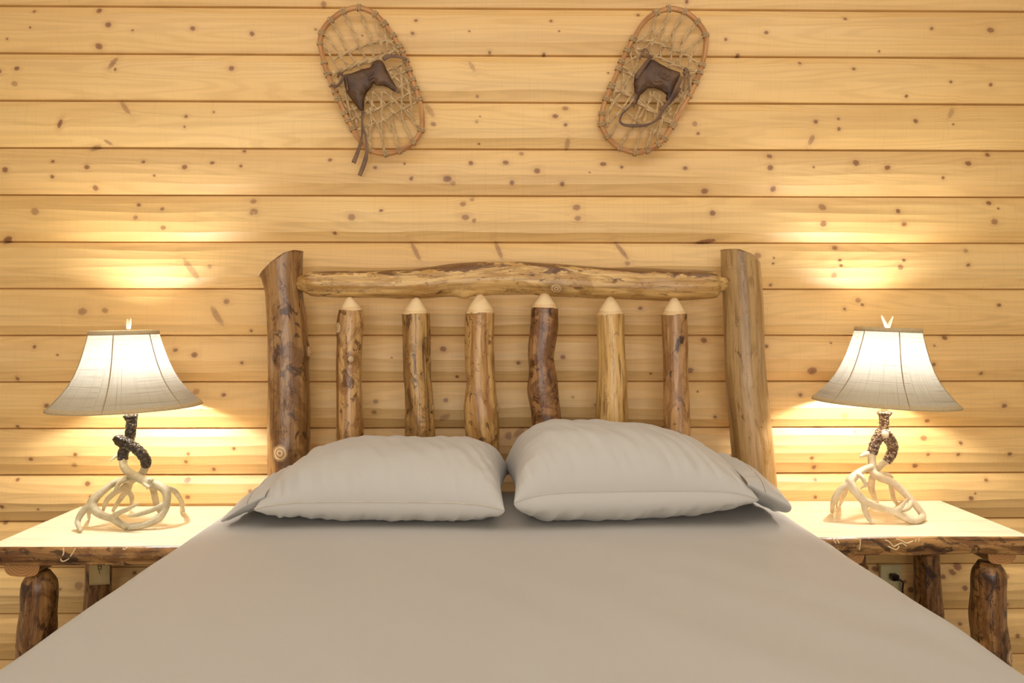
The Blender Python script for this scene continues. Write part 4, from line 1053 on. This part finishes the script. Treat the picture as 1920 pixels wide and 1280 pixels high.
SR = [
 ([(490,100),(470,200),(460,320),(455,390)],2.6),([(580,70),(540,220),(525,330),(520,420)],2.6),([(688,100),(620,210),(600,340),(595,450)],2.6),([(770,170),(700,250),(670,360),(655,480)],2.6),([(828,250),(780,310),(740,400),(715,500)],2.6),
 ([(480,190),(420,250),(360,300)],2.4),([(575,120),(530,200),(440,310),(340,420)],2.4),([(688,110),(590,260),(520,360),(450,440)],2.2),([(765,180),(660,310),(570,390)],2.4),([(800,280),(720,340),(640,430),(580,470)],2.4),
 ([(340,290),(450,290),(560,330),(690,385),(760,430),(790,460)],3.0),
 ([(350,340),(450,380),(560,430),(680,480),(790,500)],3.0),
 ([(195,635),(300,680),(420,760),(520,830),(610,880)],3.4),([(160,700),(260,770),(360,860),(440,900),(540,960)],2.6),
 ([(250,460),(320,530),(400,600)],2.5),([(250,500),(330,540),(360,580)],2.4),([(320,290),(310,380),(330,480),(335,600)],2.4),([(260,440),(260,560),(250,660)],2.4),([(350,400),(250,460)],2.3),([(300,300),(370,400),(330,500),(250,640),(180,720)],2.3),
 ([(340,640),(240,780),(150,870)],2.4),([(200,640),(170,760),(130,880)],2.4),([(330,700),(240,830),(170,960)],2.5),([(380,750),(320,900),(230,1040)],2.5),([(450,640),(430,760),(390,920),(340,1075)],2.5),([(520,660),(490,800),(450,960),(420,1065)],2.5),([(560,740),(530,860),(500,960),(500,990)],2.5),
 ([(240,660),(160,780),(140,900)],2.3),([(440,660),(520,720),(600,820)],2.4),([(370,690),(420,740),(480,800)],2.4),([(480,640),(440,720),(350,860),(260,990)],2.3),([(600,760),(520,860),(440,1000)],2.3),
 ([(650,620),(700,740),(620,860)],2.3),([(690,500),(720,580),(690,700)],2.3),([(640,680),(720,640),(770,590)],2.4),([(660,560),(740,520),(800,500)],2.4),([(720,480),(730,600),(650,760),(600,860)],2.3),([(640,660),(680,720),(670,780)],2.3),([(570,760),(680,660),(740,560)],2.3)]
LR = [(490,92,4),(580,65,3),(690,88,3),(772,160,3),(830,250,3),(330,275,4),(285,365,3),(248,440,3),(225,490,3),(175,610,5),(135,700,3),(112,800,3),(112,880,3),(150,960,3),(235,1040,3),(340,1075,3),(425,1060,3),(500,1020,3),(540,980,3),(605,885,5),(725,680,2),(770,580,3),(795,515,3),(815,455,3)]
PR = [(465,420),(520,455),(590,490),(660,515),(655,570),(635,640),(600,690),(570,740),(560,690),(568,670),(530,640),(480,620),(430,620),(400,650),(375,670),(360,710),(345,740),(345,660),(335,600),(340,540),(370,490),(410,450)]
TR = [ [(455,400,5,.02),(410,460,7,.024),(375,510,7,.024),(350,560,6,.02)],
       [(385,370,3,.02),(410,345,3,.024),(435,370,3.5,.026),(430,410,3.5,.026)],[(375,420,3,.018),(385,380,3,.022),(420,380,3,.026),(410,410,3,.026)],
       [(670,540,6,.024),(640,610,7,.026),(600,690,6.5,.024),(540,770,6,.02),(500,840,4,.02),(430,880,4,.02),(340,888,5.5,.022),(260,880,4.5,.022),(235,850,3,.022),(255,800,3,.018),(330,735,3,.018)],
       [(660,620,5,.018),(620,680,6,.02),(560,740,5.5,.02),(520,780,4.5,.016)],
       [(690,490,4,.02),(690,560,3.5,.022),(680,640,3,.018)],[(720,500,3,.02),(720,580,3,.018),(725,640,3,.014)],[(690,480,5,.024),(710,500,6,.026),(680,520,5,.024)],
       [(360,640,4,.014),(345,700,3.5,.016),(330,760,2.5,.014)] ]
DR = [([(520,520),(545,500),(570,510),(565,535),(540,540),(520,525)],1.3,-.031),([(550,510),(580,520),(600,540),(570,560),(540,545)],1.2,-.031),([(450,560),(475,590),(500,595),(530,590),(540,575),(510,565),(485,575)],1.6,-.032)]
snowshoe(1100, OR, SR, [([(190,620),(300,668),(420,745),(520,812),(610,865)],3.6)], LR, PR, TR, DR, 'right snowshoe tilted with its top to the right and a looped strap across it')
# buckle holes of the right snowshoe are part of its strap colour

# ------------------------------------------------------------------ light
def area(name, loc, rot, sx, sy, power, c):
    d = bpy.data.lights.new(name, 'AREA'); d.shape = 'RECTANGLE'; d.size = sx; d.size_y = sy; d.energy = power; d.color = c
    o = bpy.data.objects.new(name, d); o.location = loc; o.rotation_euler = rot; COL.objects.link(o); return o
area('ceiling_light', (0, -1.3, 2.56), (0, 0, 0), 3.2, 2.0, 17, (1, .97, .92))
area('front_fill', (0, -4.1, 1.25), (math.radians(90), 0, 0), 3.4, 1.9, 56, (1, .98, .95))  # added fill panel behind the camera to flatten contrast; no window is modelled there
w = bpy.data.worlds.new('room'); S.world = w; w.use_nodes = True; w.node_tree.nodes['Background'].inputs[0].default_value = (1, .9, .75, 1); w.node_tree.nodes['Background'].inputs[1].default_value = .05

S.view_settings.view_transform = 'Standard'; S.view_settings.look = 'None'; S.view_settings.gamma = 1; S.view_settings.use_curve_mapping = False
S.view_settings.exposure = 0.0
